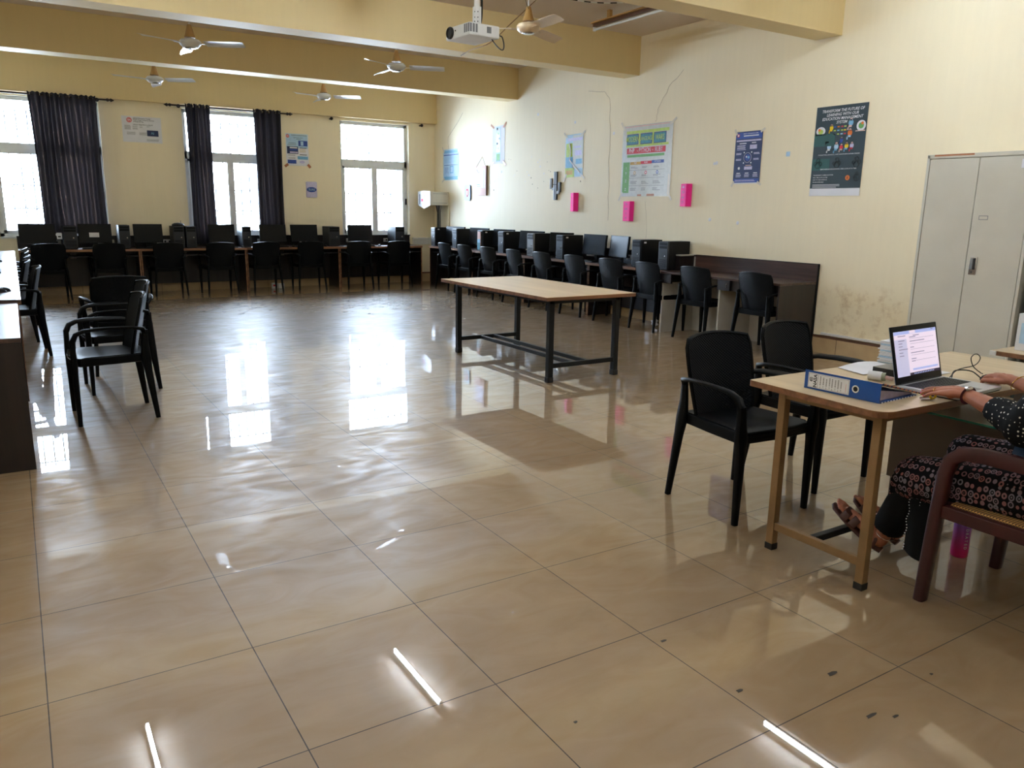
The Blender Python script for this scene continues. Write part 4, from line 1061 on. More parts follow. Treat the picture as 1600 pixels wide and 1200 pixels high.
# water bottle
t = thing('water_bottle', 'purple to pink frosted water bottle standing on the floor under the maroon chair', 'bottle', (3.402, 1.66, 0), R_(205))
b = MB(); b.lathe([(.030, 0), (.034, .005), (.035, .02), (.0345, .10), (.035, .17), (.033, .19), (.020, .205), (.018, .22)], 'bottle', n=28)
b.build('body', t)
b = MB(); b.lathe([(.021, .219), (.021, .232), (.015, .234)], 'white', n=20); b.build('cap', t)
b = MB()
txt = 'HYDRATED'
for i, chh in enumerate(txt):
    a = R_(0)
    T = Matrix.Rotation(R_(-6), 4, 'Z') @ plane_T((.0358, 0, .17 - i * .0165), (0, 0, -1), (0, 1, 0))
    T = Matrix.Rotation(R_(35), 4, 'Z') @ plane_T((.0356, 0, .165 - i * .0165), (0, 0, -1), (0, 1, 0))
    b.text(chh, 0, 0, .018, 'white', T=T, bold=.02)
b.build('lettering', t)

# ================================================================== SEATED WOMAN
woman = thing('person', 'seated woman in black dotted tunic and printed skirt typing on the laptop', 'person', (0, 0, 0), 0)
body = MB()
def limb(b, pts, rad, key='skin', n=14): b.sweep(pts, rad, key, n=n, up=(0.13, 0.07, 1)); b.ball(pts[0], rad[0] if not isinstance(rad[0], tuple) else rad[0][0], key, n=12); b.ball(pts[-1], rad[-1] if not isinstance(rad[-1], tuple) else rad[-1][0], key, n=12)
def hand(b, Wp, fdir, back, thumb_side, curl, spread=1.0, lift=0.0):
    """wrist point, pointing direction, back-of-hand normal; thumb_side=+1 puts the thumb on f x n side"""
    f = Vector(fdir).normalized(); n = Vector(back); n = (n - f * n.dot(f)).normalized(); s = f.cross(n) * thumb_side
    Wp = Vector(Wp); at = lambda a, c, h: Wp + f * a + s * c + n * h
    kn = [(.083, .031, .004), (.088, .010, .007), (.084, -.011, .005), (.076, -.030, .0)]
    ln = [(.036, .023, .018), (.041, .026, .019), (.038, .024, .018), (.030, .019, .016)]
    limb(b, [at(-.01, 0, 0), at(.02, 0, .002)], [.0225, .024])
    for (a, c, h), r in zip(kn, (.0135, .014, .0135, .012)):
        limb(b, [at(.0, c * .45, 0), at(a * .5, c * .85, h + .003), at(a, c, h)], [.016, .0155, r - .002], n=10)
    b.ball(at(.045, .018, -.006), .02, 'skin', n=10); b.ball(at(.04, -.018, -.004), .018, 'skin', n=10)
    tips = []
    for i, ((a, c, h), L3) in enumerate(zip(kn, ln)):
        p = at(a, c, h); ang = curl[i][0]; pts = [p]; fan = (1.5 - i) * .05 * spread
        for j, L_ in enumerate(L3):
            d = (f * math.cos(ang) - n * math.sin(ang)); d = (d + s * fan).normalized(); p = p + d * L_; pts.append(p); ang += curl[i][1]
        r = (.0098, .0088, .0082, .0066) if i < 3 else (.0086, .0078, .0070, .0058)
        b.sweep(pts, list(r), 'skin', n=10, up=tuple(n)); b.ball(pts[0], .0105, 'skin', n=8)
        for q, rr in zip(pts[1:], r[1:]): b.ball(q, rr, 'skin', n=8)
        tips.append(pts)
    tp = [at(.012, .022, -.006), at(.040, .045, -.010), at(.066, .058, -.012), at(.090, .062, -.016)]
    b.sweep(tp, [.014, .0125, .0105, .008], 'skin', n=10, up=tuple(n))
    for q, rr in zip(tp, (.014, .0125, .0105, .008)): b.ball(q, rr, 'skin', n=8)
    return tips, at
WL = (3.025, 1.545, .802); WR = (3.515, 1.605, .790)
ELb = (2.93, 1.29, .765); ERb = (3.43, 1.31, .745)
limb(body, [WL, tuple(WL[i] * .6 + ELb[i] * .4 for i in range(3)), ELb], [(.024), .033, .040])
limb(body, [WR, tuple(WR[i] * .6 + ERb[i] * .4 for i in range(3)), ERb], [.024, .033, .040])
SL, SR = (2.965, 1.15, .955), (3.315, 1.15, .955)
limb(body, [ELb, SL], [.042, .05]); limb(body, [ERb, SR], [.042, .05])
tipsL, atL = hand(body, WL, (.0, 1, -.10), (-.12, 0, 1), 1, [(.10, .22), (.06, .22), (.08, .24), (.12, .24)], 1.3)
tipsR, atR = hand(body, WR, (.42, .9, -.02), (.05, 0, 1), -1, [(.35, .55), (.25, .5), (.30, .5), (.45, .55)], .4)
# torso, neck, head
body.sweep([(3.14, 1.02, .46), (3.14, 1.03, .60), (3.14, 1.09, .78), (3.14, 1.15, .92), (3.14, 1.165, .99)], [(.15, .11), (.13, .10), (.135, .10), (.16, .085), (.07, .06)], 'skin', n=18, up=(0, 1, 0))
limb(body, [SL, (3.14, 1.15, .975), SR], [.05, .06, .05])
limb(body, [(3.14, 1.165, .96), (3.14, 1.20, 1.06)], [.048, .045])
hc = Vector((3.14, 1.235, 1.155))
body.ball(hc, .088, 'skin', sc_=(.86, 1.02, 1.22), n=20); body.ball(hc + Vector((0, .03, -.055)), .055, 'skin', sc_=(.9, 1, .9), n=14)
body.sweep([hc + Vector((0, .082, .02)), hc + Vector((0, .097, -.005)), hc + Vector((0, .104, -.022))], [.007, .010, .014], 'skin', n=8)
for s_ in (-1, 1):
    body.ball(hc + Vector((s_ * .076, .0, -.005)), .022, 'skin', sc_=(.35, .7, 1.2), n=10)
    body.ball(hc + Vector((s_ * .032, .075, -.02)), .02, 'skin', n=10)
body.sweep([hc + Vector((-.022, .083, -.055)), hc + Vector((0, .092, -.052)), hc + Vector((.022, .083, -.055))], [.005, .008, .005], 'skin', n=8)
# legs and feet
KL, KR = (3.0, 1.66, .425), (3.21, 1.58, .515)
AL, AR = (3.035, 1.79, .145), (3.195, 1.81, .135)
for hip, k_, a_ in (((3.04, 1.08, .505), KL, AL), ((3.24, 1.08, .505), KR, AR)):
    limb(body, [hip, tuple((hip[i] + k_[i]) / 2 for i in range(3)), k_], [.085, .075, .056])
    limb(body, [k_, tuple(k_[i] * .6 + a_[i] * .4 for i in range(3)), a_], [.055, .050, .033])
def foot(b, heel, ball_, w_=1.0):
    h, t_ = Vector(heel), Vector(ball_); d = (t_ - h).normalized(); side = d.cross(Vector((0, 0, 1))).normalized(); up = side.cross(d)
    limb(b, [h, h + d * .05 + up * .018, t_], [.030, .030, .024], n=12)
    b.sweep([h + d * .06, t_ - d * .02, t_ + d * .02], [(.028, .02), (.038, .015), (.040, .011)], 'skin', n=12, up=tuple(up))
    toes = []
    for i, (o, l_, r_) in enumerate([(-.027, .055, .0115), (-.009, .052, .0085), (.006, .046, .008), (.019, .038, .0075), (.031, .030, .007)]):
        q = t_ + d * .01 + side * o * (1 if w_ > 0 else -1)
        b.sweep([q, q + d * l_ * .6 + up * .004, q + d * l_], [r_, r_, r_ * .8], 'skin', n=8, up=tuple(up)); b.ball(q + d * l_, r_ * .85, 'skin', n=8)
    return h, t_, d, side, up
FL_ = foot(body, (3.035, 1.815, .093), (2.995, 1.945, .183), -1)
FR_ = foot(body, (3.19, 1.835, .087), (3.175, 1.965, .172), 1)
limb(body, [AL, (3.035, 1.81, .10)], [.032, .032]); limb(body, [AR, (3.19, 1.83, .095)], [.032, .032])
bo = body.build('body', woman)
for p in bo.data.polygons: p.use_smooth = True
rm = bo.modifiers.new('skin_surface', 'REMESH'); rm.mode = 'VOXEL'; rm.voxel_size = 0.0036; rm.use_smooth_shade = True
sm = bo.modifiers.new('soften', 'SMOOTH'); sm.factor = 0.5; sm.iterations = 3
# nails
b = MB()
for tips, at_ in ((tipsL, atL), (tipsR, atR)):
    for pts in tips:
        d = (pts[-1] - pts[-2]).normalized(); n_ = (Vector((0, 0, 1)) - d * d.z).normalized()
        b.ball(pts[-1] + n_ * .0058 - d * .001, .005, 'pinkdark', sc_=(.8, .9, .35), n=8)
b.build('fingernails', bo)
# hair
b = MB(); b.ball(hc + Vector((0, -.018, .02)), .098, 'hair', sc_=(.93, .98, 1.14), n=20)
b.sweep([hc + Vector((0, -.07, .0)), hc + Vector((0, -.125, -.08)), hc + Vector((0, -.135, -.22)), hc + Vector((0, -.13, -.38))], [.05, .045, .035, .015], 'hair', n=12)
ho = b.build('hair', woman)
b = MB()
for s_ in (-1, 1):
    b.ball(hc + Vector((s_ * .031, .083, .012)), .011, 'white', sc_=(1.2, .5, .6), n=10); b.ball(hc + Vector((s_ * .031, .0885, .012)), .005, 'darktext', sc_=(1, .5, 1), n=8)
    b.sweep([hc + Vector((s_ * .016, .090, .034)), hc + Vector((s_ * .033, .088, .039)), hc + Vector((s_ * .048, .076, .034))], .003, 'hair', n=6)
b.build('eyes_and_brows', woman)
# clothes
def cloth(name, b, voxel, it=4, label=None):
    o = b.build(name, woman, label=label)
    r = o.modifiers.new('cloth_surface', 'REMESH'); r.mode = 'VOXEL'; r.voxel_size = voxel; r.use_smooth_shade = True
    q = o.modifiers.new('soften', 'SMOOTH'); q.factor = 0.5; q.iterations = it
    return o
tu = MB()
tu.sweep([(3.14, 1.02, .43), (3.14, 1.03, .58), (3.14, 1.10, .78), (3.14, 1.15, .91), (3.14, 1.165, .995)], [(.19, .155), (.165, .135), (.165, .13), (.185, .105), (.075, .07)], 'dots', n=20, up=(0, 1, 0))
tu.sweep([SL, (3.14, 1.15, .975), SR], [.068, .075, .068], 'dots', n=12)
cuL = tuple(WL[i] * .48 + ELb[i] * .52 for i in range(3)); cuR = tuple(WR[i] * .42 + ERb[i] * .58 for i in range(3))
ex = lambda a, b_, t: tuple(a[i] + (b_[i] - a[i]) * t for i in range(3))
for cu, el, sh in ((cuL, ELb, SL), (cuR, ERb, SR)):
    el2 = (el[0], el[1] - .02, el[2] - .012)
    tu.sweep([cu, ex(cu, el2, .5), el2, ex(el2, sh, .5), sh], [.046, .062, .080, .080, .075], 'dots', n=16, up=(0.1, .2, 1)); tu.ball(el2, .080, 'dots', n=14); tu.ball(sh, .07, 'dots', n=14)
cloth('tunic', tu, .008, 3)
sk = MB()
for hip, k_, r1 in (((3.03, 1.06, .51), KL, .098), ((3.25, 1.06, .51), KR, .088)):
    sk.sweep([hip, ex(hip, k_, .5), k_], [.118, .105, r1], 'leaf', n=16); sk.ball(k_, r1, 'leaf', n=14); sk.ball(hip, .118, 'leaf', n=14)
sk.sweep([(3.14, 1.06, .51), (3.12, 1.52, .50)], [(.10, .09), (.08, .06)], 'leaf', n=14)
# front drape over the left knee ending in a point
sk.add([(2.905, 1.58, .47), (2.905, 1.725, .44), (3.085, 1.75, .44), (3.085, 1.60, .47), (2.91, 1.64, .375), (2.965, 1.765, .325), (3.07, 1.755, .37), (3.06, 1.64, .37)],
       [(0, 1, 2, 3), (4, 7, 6, 5), (0, 4, 5, 1), (1, 5, 6, 2), (2, 6, 7, 3), (3, 7, 4, 0)], 'leaf')
cloth('skirt', sk, .009, 6)
pn = MB()
pn.slab(lambda u, v: (2.945 + .015 * math.sin(5 * u + 2 * v) - .01 * v, 1.52 + .12 * u + .01 * v, .42 - .31 * v + .03 * u), 10, 12, .006, 'trouser')
for k in range(26):
    v = k / 26; pn.ball((2.930, 1.640 + .01 * v + .004 * math.sin(k), .44 - .31 * v), .0028, 'paper', n=6); pn.ball((2.930, 1.60 + .01 * v, .43 - .31 * v), .0022, 'paper', n=6)
pn.build('tunic_side_panel', woman, label='black tunic panel hanging down with dotted edging')
tr = MB()
for k_, a_, rr in ((KL, AL, (.070, .068, .064)), (KR, AR, (.068, .062, .056))):
    tr.sweep([(k_[0], k_[1] + .0, k_[2] - .01), ex(k_, a_, .5), ex(k_, a_, .93)], list(rr), 'trouser', n=16); tr.ball(k_, rr[0], 'trouser', n=12)
cloth('trousers', tr, .008, 3)
b = MB()
for k in range(9):
    a = R_(150 + 24 * k); c0 = Vector(ex(KL, AL, .86)); d = (Vector(AL) - Vector(KL)).normalized(); u_ = d.cross(Vector((1, 0, 0))).normalized(); v_ = d.cross(u_)
    b.ball(c0 + u_ * math.cos(a) * .0645 + v_ * math.sin(a) * .0645, .007, 'peach' if k % 2 else 'greytext', sc_=(.9, .9, .9), n=6)
b.build('cuff_embroidery', woman)
b = MB(); b.slab(lambda u, v: (2.925 + .05 * u, 1.30 - .22 * v, .645 + .03 * math.sin(3.1 * u) * (1 - v) - .01 * v), 6, 8, .004, 'bluecloth'); b.build('ribbon', woman, label='dark blue ribbon on her lap')
# sandals
for FF, nm in ((FL_, 'left'), (FR_, 'right')):
    h, t_, d, side, up = FF
    b = MB()
    b.sweep([h - d * .035 - up * .028, h + d * .02 - up * .033, (h + t_) / 2 - up * .034, t_ - up * .026, t_ + d * .055 - up * .020, t_ + d * .072 - up * .016],
            [(.018, .014), (.033, .016), (.034, .012), (.045, .009), (.038, .008), (.012, .006)], 'sandal', n=14, up=tuple(up), power=.8)
    so = b.build('sandal', woman)
    b = MB()
    for a0, r_, hgt in ((.0, .043, .022), (-.045, .040, .030)):
        c0 = t_ + d * a0
        b.sweep([c0 + side * .043 - up * .02, c0 + side * .036 + up * .010, c0 + up * hgt, c0 - side * .036 + up * .010, c0 - side * .043 - up * .02], [(.017, .0025)] * 5, 'sandal', n=8, up=tuple(up), power=.6)
    b.sweep([h + side * .032 - up * .03, h + side * .034 + d * .01 + up * .005, h + d * .045 + up * .050, h - side * .034 + d * .01 + up * .005, h - side * .032 - up * .03], [(.009, .0025)] * 5, 'sandal', n=8, up=tuple(up), power=.6)
    b.build('strap', so)
# anklet, watch, bangle, rings
def ring_at(name, c, axis, r, th, key, parent=woman, n=24):
    ax = Vector(axis).normalized(); u_ = ax.orthogonal().normalized(); v_ = ax.cross(u_); c = Vector(c)
    b = MB(); b.sweep([c + u_ * r * math.cos(a) + v_ * r * math.sin(a) for a in [2 * math.pi * i / n for i in range(n)]], th, key, n=6, up=tuple(ax), closed=True)
    return b.build(name, parent)
ring_at('anklet', Vector(AL) - Vector((0, 0, .012)), Vector(AL) - Vector(KL), .040, .0016, 'chrome')
axL = Vector(WL) - Vector(ELb)
cW = Vector(WL) - axL.normalized() * .022
wt = ring_at('wrist_watch', cW, axL, .0275, [(.008, .002)] * 24, 'strap')
b = MB(); nW = (Vector((-.25, 0, 1)) - axL.normalized() * axL.normalized().z).normalized(); uW = axL.normalized(); T = Matrix((uW, nW.cross(uW), nW)).transposed().to_4x4(); T.translation = cW + nW * .0265
b.lathe([(.0145, 0), (.0155, .003), (.0145, .007), (.012, .0075)], 'chrome', n=24, T=T); b.build('watch_face', wt)
axR = Vector(WR) - Vector(ERb)
ring_at('bangle', Vector(WR) - axR.normalized() * .03, axR + Vector((.0, .05, .12)), .034, .0022, 'gold')
p0, p1 = tipsL[2][0], tipsL[2][1]; ring_at('finger_ring', p0 * .45 + p1 * .55, p1 - p0, .0103, .0016, 'gold')

# ================================================================== STEEL CUPBOARD
t = thing('steel_cupboard', 'tall grey two door steel cupboard against the right wall', 'cupboard', (0, 0, 0), 0)
X0, Y0, Y1, HT = 6.85, 3.19, 4.09, 1.98
b = MB(); b.box(X0 + .02, WX - .02, Y0, Y1, .0, HT, 'steel', bev=.004)
b.box(X0 - .002, X0 + .03, Y0 - .002, Y0 + .022, 0, HT, 'steel', bev=.003); b.box(X0 - .002, X0 + .03, Y1 - .022, Y1 + .002, 0, HT, 'steel', bev=.003); b.box(X0 - .002, X0 + .03, Y0, Y1, HT - .03, HT + .004, 'steel', bev=.003)
b.box(X0 - .003, X0 - .002, Y1 - .40, Y1 - .06, HT - .012, HT + .002, 'tape')
b.build('cabinet_body', t)
ym = 3.64
for y0, y1 in ((Y0 + .027, ym - .003), (ym + .003, Y1 - .027)):
    b = MB(); b.box(X0, X0 + .02, y0, y1, .02, HT - .035, 'steel', bev=.003); o = b.build('door', t)
    if y0 < ym - .1:
        b = MB(); b.box(X0 - .008, X0, ym - .095, ym - .035, .985, 1.135, 'chrome', bev=.003); b.box(X0 - .0095, X0 - .008, ym - .085, ym - .065, 1.03, 1.125, 'cable'); b.box(X0 - .012, X0 - .008, ym - .063, ym - .042, 1.03, 1.125, 'grey', bev=.002)
        b.ball((X0 - .009, ym - .06, 1.006), .007, 'cable', n=8); b.build('handle', o)
        b = MB(); b.box(X0 - .001, X0, ym - .13, ym - .055, 1.44, 1.475, 'grey'); b.box(X0 - .0015, X0 - .001, ym - .125, ym - .06, 1.445, 1.47, 'steel'); b.build('name_plate', o)
        b = MB(); b.box(X0 - .001, X0, Y0 + .03, Y0 + .12, HT - .13, HT - .06, 'paper'); b.build('sticker', o)
t = thing('steel_locker', 'dark green grey steel locker beyond the near side of the tall cupboard', 'locker', (0, 0, 0), 0)
b = MB(); b.box(6.90, WX - .02, 2.25, 3.15, 0, 1.85, 'steeldark', bev=.004); b.build('locker_body', t)
b = MB(); b.box(6.885, 6.90, 2.27, 2.695, .03, 1.82, 'steeldark', bev=.003); b.build('door', t)
b = MB(); b.box(6.885, 6.90, 2.705, 3.13, .03, 1.82, 'steeldark', bev=.003); b.build('door', t)

# ================================================================== WALL CABINET AT THE CORNER
t = thing('network_cabinet', 'grey wall mounted network cabinet with white pennant front in the far right corner', 'cabinet', (0, 0, 0), 0)
b = MB(); b.box(6.90, WX - .003, 13.97, 14.47, 1.52, 1.775, 'steel', bev=.006)
for a in ((6.96, 7.26, 1.735), (6.96, 7.26, 1.56)): b.box(a[0], a[1], 13.967, 13.97, a[2], a[2] + .006, 'grey')
b.build('cabinet_body', t)
b = MB(); T = plane_T((6.894, 14.50, 1.46), (0, -1, 0), (0, 0, 1))
b.prism([(0, .06), (.27, -.01), (.54, .06), (.54, .32), (.27, .335), (0, .32)], 0, .006, 'paper', T)
b.box(.07, .10, .08, .27, .006, .008, 'navy', T); b.box(.13, .25, .07, .25, .006, .007, 'lilac', T); b.box(.155, .23, .13, .18, .007, .008, 'red', T); b.box(.30, .33, .08, .26, .006, .008, 'greytext', T); b.box(.36, .46, .09, .25, .006, .007, 'lilac', T)
b.build('door_pennant', t)
b = MB()
for k in range(9):
    ox, oy = random.uniform(-.05, .05), random.uniform(-.05, .05)
    b.sweep([(7.16 + ox, 14.12 + oy, 1.52), (7.18 + ox * .5, 14.16 + oy * .5, 1.38), (7.20 + ox * .6, 14.2 + oy * .4, 1.2), (7.21 + ox * .7, 14.22 + oy * .4, .94)], .009, 'steeldark' if k % 3 else 'grey', n=6)
tag(b.build('cable_bundle'), 'bundle of network cables dropping from the corner wall cabinet to the desk', 'cables')
b = MB(); b.box(7.275, WX - .001, 13.93, 13.95, .96, 1.52, 'wall'); tag(b.build('cable_conduit'), 'cream painted vertical conduit beside the corner wall cabinet', 'conduit')

# ================================================================== POSTERS
RT_ = lambda y, z: plane_T((WX - .001, y, z), (0, -1, 0), (0, 0, 1))       # lower left corner at (y, z)
FT_ = lambda x, z: plane_T((x, WY - .001, z), (1, 0, 0), (0, 0, 1))
class Sheet:
    def __init__(s, T, W, H, key, tilt=0):
        s.b = MB(); s.T = T @ Matrix.Rotation(R_(tilt), 4, 'Z'); s.W, s.H = W, H; s.b.box(0, W, 0, H, 0, .0025, key, s.T); s.z = .0026
    def r(s, x0, y0, x1, y1, key, lay=1): s.b.box(x0 * s.W, x1 * s.W, y0 * s.H, y1 * s.H, s.z, s.z + .0007 * lay, key, s.T); return s
    def t(s, txt, x, y, size, key, lay=2, align='CENTER', sx=1.0, bold=.006, shear=0): s.b.text(txt, x * s.W, y * s.H, size, key, z=s.z + .0007 * lay + .0003, T=s.T, align=align, sx=sx, bold=bold, shear=shear); return s
    def disc(s, x, y, r_, key, lay=1, sy=1.0):
        s.b.lathe([(r_, 0), (r_, .0006 * lay)], key, n=20, T=s.T @ Matrix.Translation((x * s.W, y * s.H, s.z)) @ Matrix.Diagonal((1, sy, 1, 1))); return s
    def ringm(s, x, y, r_, th, key):
        s.b.sweep([(x * s.W + r_ * math.cos(a), y * s.H + r_ * math.sin(a), s.z + .001) for a in [i * math.pi / 10 for i in range(20)]], th, key, n=4, T=s.T, closed=True); return s
    def lines(s, x0, x1, ys, key='greytext', h=.006, jit=.15, lay=1):
        for y in ys: s.r(x0, y, x1 - random.uniform(0, jit) * (x1 - x0), y + h, key, lay)
        return s
    def tape(s, key, corners=(0, 1, 2, 3), L_=.07, w_=.025):
        for c in corners:
            cx, cy = ((0, 0), (s.W, 0), (s.W, s.H), (0, s.H))[c]; a = R_((45, -45, 45, -45)[c] + random.uniform(-20, 20))
            s.b.box(-L_ / 2, L_ / 2, -w_ / 2, w_ / 2, .0040, .0048, key, s.T @ Matrix.Translation((cx, cy, 0)) @ Matrix.Rotation(a, 4, 'Z'))
        return s
    def done(s, name, label, cat, group=None): return tag(s.b.build(name), label, cat, group)
# education management poster
p = Sheet(RT_(5.63, 1.655), .60, .90, 'slate')
p.r(0, 0, 1, .085, 'paper', 1).r(0, .29, .36, .42, 'slategreen').r(0, .56, .42, .70, 'slategreen')
for i, l in enumerate(['TRANSFORM THE FUTURE OF', 'LEARNING WITH OUR', 'EDUCATION MANAGEMENT', 'SYSTEM']): p.t(l, .52, .945 - .043 * i, .040, 'paper', sx=.92, shear=.25, bold=.012)
cols = ['yellow', 'paleblue', 'orange', 'royal', 'peach', 'skyblue', 'lilac', 'red', 'white', 'lime']
p.disc(.12, .73, .055, 'paper', 1, .8); p.disc(.12, .725, .030, 'lime', 2, .8); p.disc(.09, .745, .014, 'orange', 3); p.r(.02, .685, .24, .695, 'paper')
p.disc(.90, .76, .052, 'paper', 1, 1.0); p.disc(.90, .76, .030, 'green', 2); p.disc(.92, .785, .014, 'orange', 3); p.r(.80, .70, .98, .71, 'peach')
random.seed(3)
def little(x, y, c1, c2, sc_=1.0):
    p.disc(x, y + .025 * sc_, .011 * sc_, 'peach', 1); p.disc(x, y, .020 * sc_, c1, 1, 1.2); p.r(x - .045 * sc_, y - .035 * sc_, x + .02, y - .018 * sc_, c2, 1); p.r(x - .045 * sc_, y - .055 * sc_, x - .025 * sc_, y - .018 * sc_, c2, 1)
for x, y, c1, c2, q in [(.33, .76, 'yellow', 'yellow', 1.1), (.70, .80, 'skyblue', 'peach', 1.4), (.70, .69, 'orange', 'paleblue', 1.3), (.28, .63, 'lime', 'white', 1.0), (.55, .62, 'royal', 'royal', .9), (.32, .55, 'paleblue', 'white', 1.2), (.46, .55, 'paleblue', 'skyblue', 1.3), (.56, .54, 'red', 'peach', 1.0), (.66, .55, 'yellow', 'skyblue', 1.1), (.76, .55, 'lilac', 'red', 1.1)]:
    little(x, y, c1, c2, q)
for x in (.40, .47, .54, .60):
    for y in (.76, .72, .68): p.r(x - .022, y, x + .022, y + .014, random.choice(cols), 1)
p.t('STRENGTHEN, ENHANCE, AND ELEVATE EDUCATION ONLINE', .52, .462, .0165, 'paper', sx=1.05)
for x in (.12, .50, .88):
    p.ringm(x, .405, .020, .0022, 'cable').ringm(x - .05, .365, .018, .0022, 'cable').ringm(x + .05, .365, .018, .0022, 'cable').ringm(x, .345, .030, .0022, 'cable')
p.t('EMPOWERING EDUCATION, ONE CLICK AT A TIME', .54, .300, .0185, 'paper', sx=1.0)
for i, l in enumerate(['TRANSPARENT COMMUNICATION', 'REAL TIME DATA ACCESS', 'EASY TO USE INTERFACE', 'SECURE & RELIABLE']): p.t(l, .05, .235 - .026 * i, .0155, 'paper', align='LEFT')
p.lines(.05, .62, [.125, .110, .095], 'paper', .005)
p.disc(.74, .20, .026, 'orange', 1).t('$', .74, .20, .03, 'cable', 3); p.ringm(.91, .20, .034, .0022, 'cable').ringm(.91, .245, .016, .0022, 'cable').ringm(.89, .19, .016, .002, 'cable')
p.done('wall_poster', 'dark slate education management poster with people icons beside the steel cupboard', 'poster')
# blue infographic poster
p = Sheet(RT_(6.72, 1.80), .395, .585, 'navy')
p.r(.0, 0, 1, .02, 'paper').r(.02, .86, .98, .98, 'royal').disc(.10, .93, .020, 'red', 2).disc(.10, .93, .012, 'paper', 3).t('SMART ATTENDANCE SYSTEM', .56, .955, .016, 'paper').r(.30, .905, .86, .925, 'paper', 2)
p.r(.04, .81, .96, .84, 'lilac').r(.16, .765, .42, .782, 'paper').r(.62, .77, .78, .788, 'paper')
p.lines(.08, .42, [.73, .715, .69, .675, .65], 'lilac', .010).r(.56, .66, .82, .74, 'lilac')
p.ringm(.5, .50, .055, .003, 'lilac').disc(.5, .50, .040, 'royal', 1).disc(.46, .515, .010, 'paper', 2).disc(.54, .505, .014, 'skyblue', 2)
for x, y in ((.36, .60), (.64, .60), (.36, .40), (.64, .40)): p.disc(x, y, .009, 'paper', 1)
for x0, x1 in ((.06, .28), (.72, .94)): p.lines(x0, x1, [.58, .56, .47, .45], 'lilac', .012)
p.disc(.20, .30, .016, 'paper', 1).r(.40, .27, .70, .33, 'lilac').r(.44, .345, .66, .358, 'peach')
for x in (.10, .42, .74):
    p.r(x + .02, .195, x + .16, .212, 'paper'); p.lines(x, x + .2, [.17, .15, .13], 'lilac', .010)
p.r(.03, .02, .97, .095, 'royal').lines(.08, .9, [.065, .045], 'lilac', .009, lay=2); p.tape('clear')
p.done('wall_poster', 'navy blue infographic poster between the programming poster and the slate poster', 'poster')
# programming languages poster in wrinkled film
p = Sheet(RT_(8.77, 1.665), .985, .935, 'film')
p.r(.08, .885, .93, .925, 'lime').r(.08, .70, .93, .73, 'lime').r(.34, .72, .37, .90, 'lime').r(.61, .72, .64, .90, 'lime')
for x0, l in ((.09, 'MODERN'), (.37, 'LANGUAGE'), (.64, 'WARS')):
    p.r(x0, .73, x0 + .24, .88, 'navy').r(x0 + .012, .742, x0 + .228, .868, 'teal', 2).t(l, x0 + .12, .805, .10 if len(l) < 7 else .078, 'lime', 3, sx=.62)
p.r(.10, .605, .88, .685, 'red').t('PHP', .20, .645, .082, 'paper', sx=.8).t('vs', .32, .645, .04, 'peach').t('PYTHON', .47, .645, .082, 'paper', sx=.72).t('vs', .63, .645, .04, 'peach').t('RUBY', .75, .645, .082, 'paper', sx=.75)
p.r(.11, .555, .86, .59, 'green')
p.r(.18, .45, .40, .49, 'ochre').r(.40, .455, .62, .495, 'red').r(.62, .46, .86, .50, 'royal').t('PHP', .29, .47, .03, 'paper').t('RUBY', .51, .475, .03, 'paper').t('PYTHON', .74, .48, .03, 'paper')
p.r(.03, .05, .17, .49, 'green')
for y in (.37, .26, .15): p.r(.17, y, .88, y + .004, 'greytext')
for x, k in ((.28, 'ochre'), (.51, 'red'), (.74, 'royal')):
    p.disc(x, .335, .022, k, 1).disc(x, .335, .012, 'paper', 2); p.lines(x - .08, x + .08, [.40, .415, .30, .285, .21, .195, .18, .115, .10, .085], 'greytext', .006, .5)
for y in (.40, .33, .22, .10): p.t('?' if y == .40 else ('Y' if y == .33 else 'Z'), .10, y, .05, 'paper', sx=1.0)
p.r(.05, .975, .93, .99, 'peach').r(.36, .005, .44, .03, 'tape').r(.55, .005, .70, .035, 'tape').r(.955, .02, .985, .30, 'clear').tape('clear', L_=.14, w_=.03)
p.done('wall_poster', 'large film wrapped PHP PYTHON RUBY programming languages poster', 'poster')
# pink folded notes
def note(y, z, w_, h_, writing, label, bulge):
    b = MB(); T = RT_(y, z)
    b.add([(0, 0, .002), (w_ * .72, 0, bulge), (w_ * .72, h_, bulge), (0, h_, .002), (w_, 0, .004), (w_, h_, .004)], [(0, 1, 2, 3), (1, 4, 5, 2), (0, 3, 5, 4), (0, 4, 1), (3, 2, 5)], 'pink', T=T)
    sl = math.atan2(bulge, w_ * .72)
    T2 = T @ Matrix.Translation((0, 0, .003)) @ Matrix.Rotation(-sl, 4, 'Y')
    for i, l in enumerate(writing): b.text(l, w_ * .36, h_ * (.86 - .23 * i), h_ * .17, 'navy', z=.001, T=T2, sx=.8)
    tag(b.build('paper_note'), label, 'note', 'pink paper notes on the right wall')
note(9.95, 1.45, .20, .275, [], 'bright pink folded blank looking note below the yellow poster', .055)
note(8.70, 1.33, .23, .27, ['The', 'code', 'is', 'art'], 'bright pink note hanging directly below the programming poster', .03)
note(7.58, 1.535, .20, .28, ['CAN', 'YOU', 'Find', 'IT ?'], 'bright pink folded note with large writing right of the programming poster', .05)
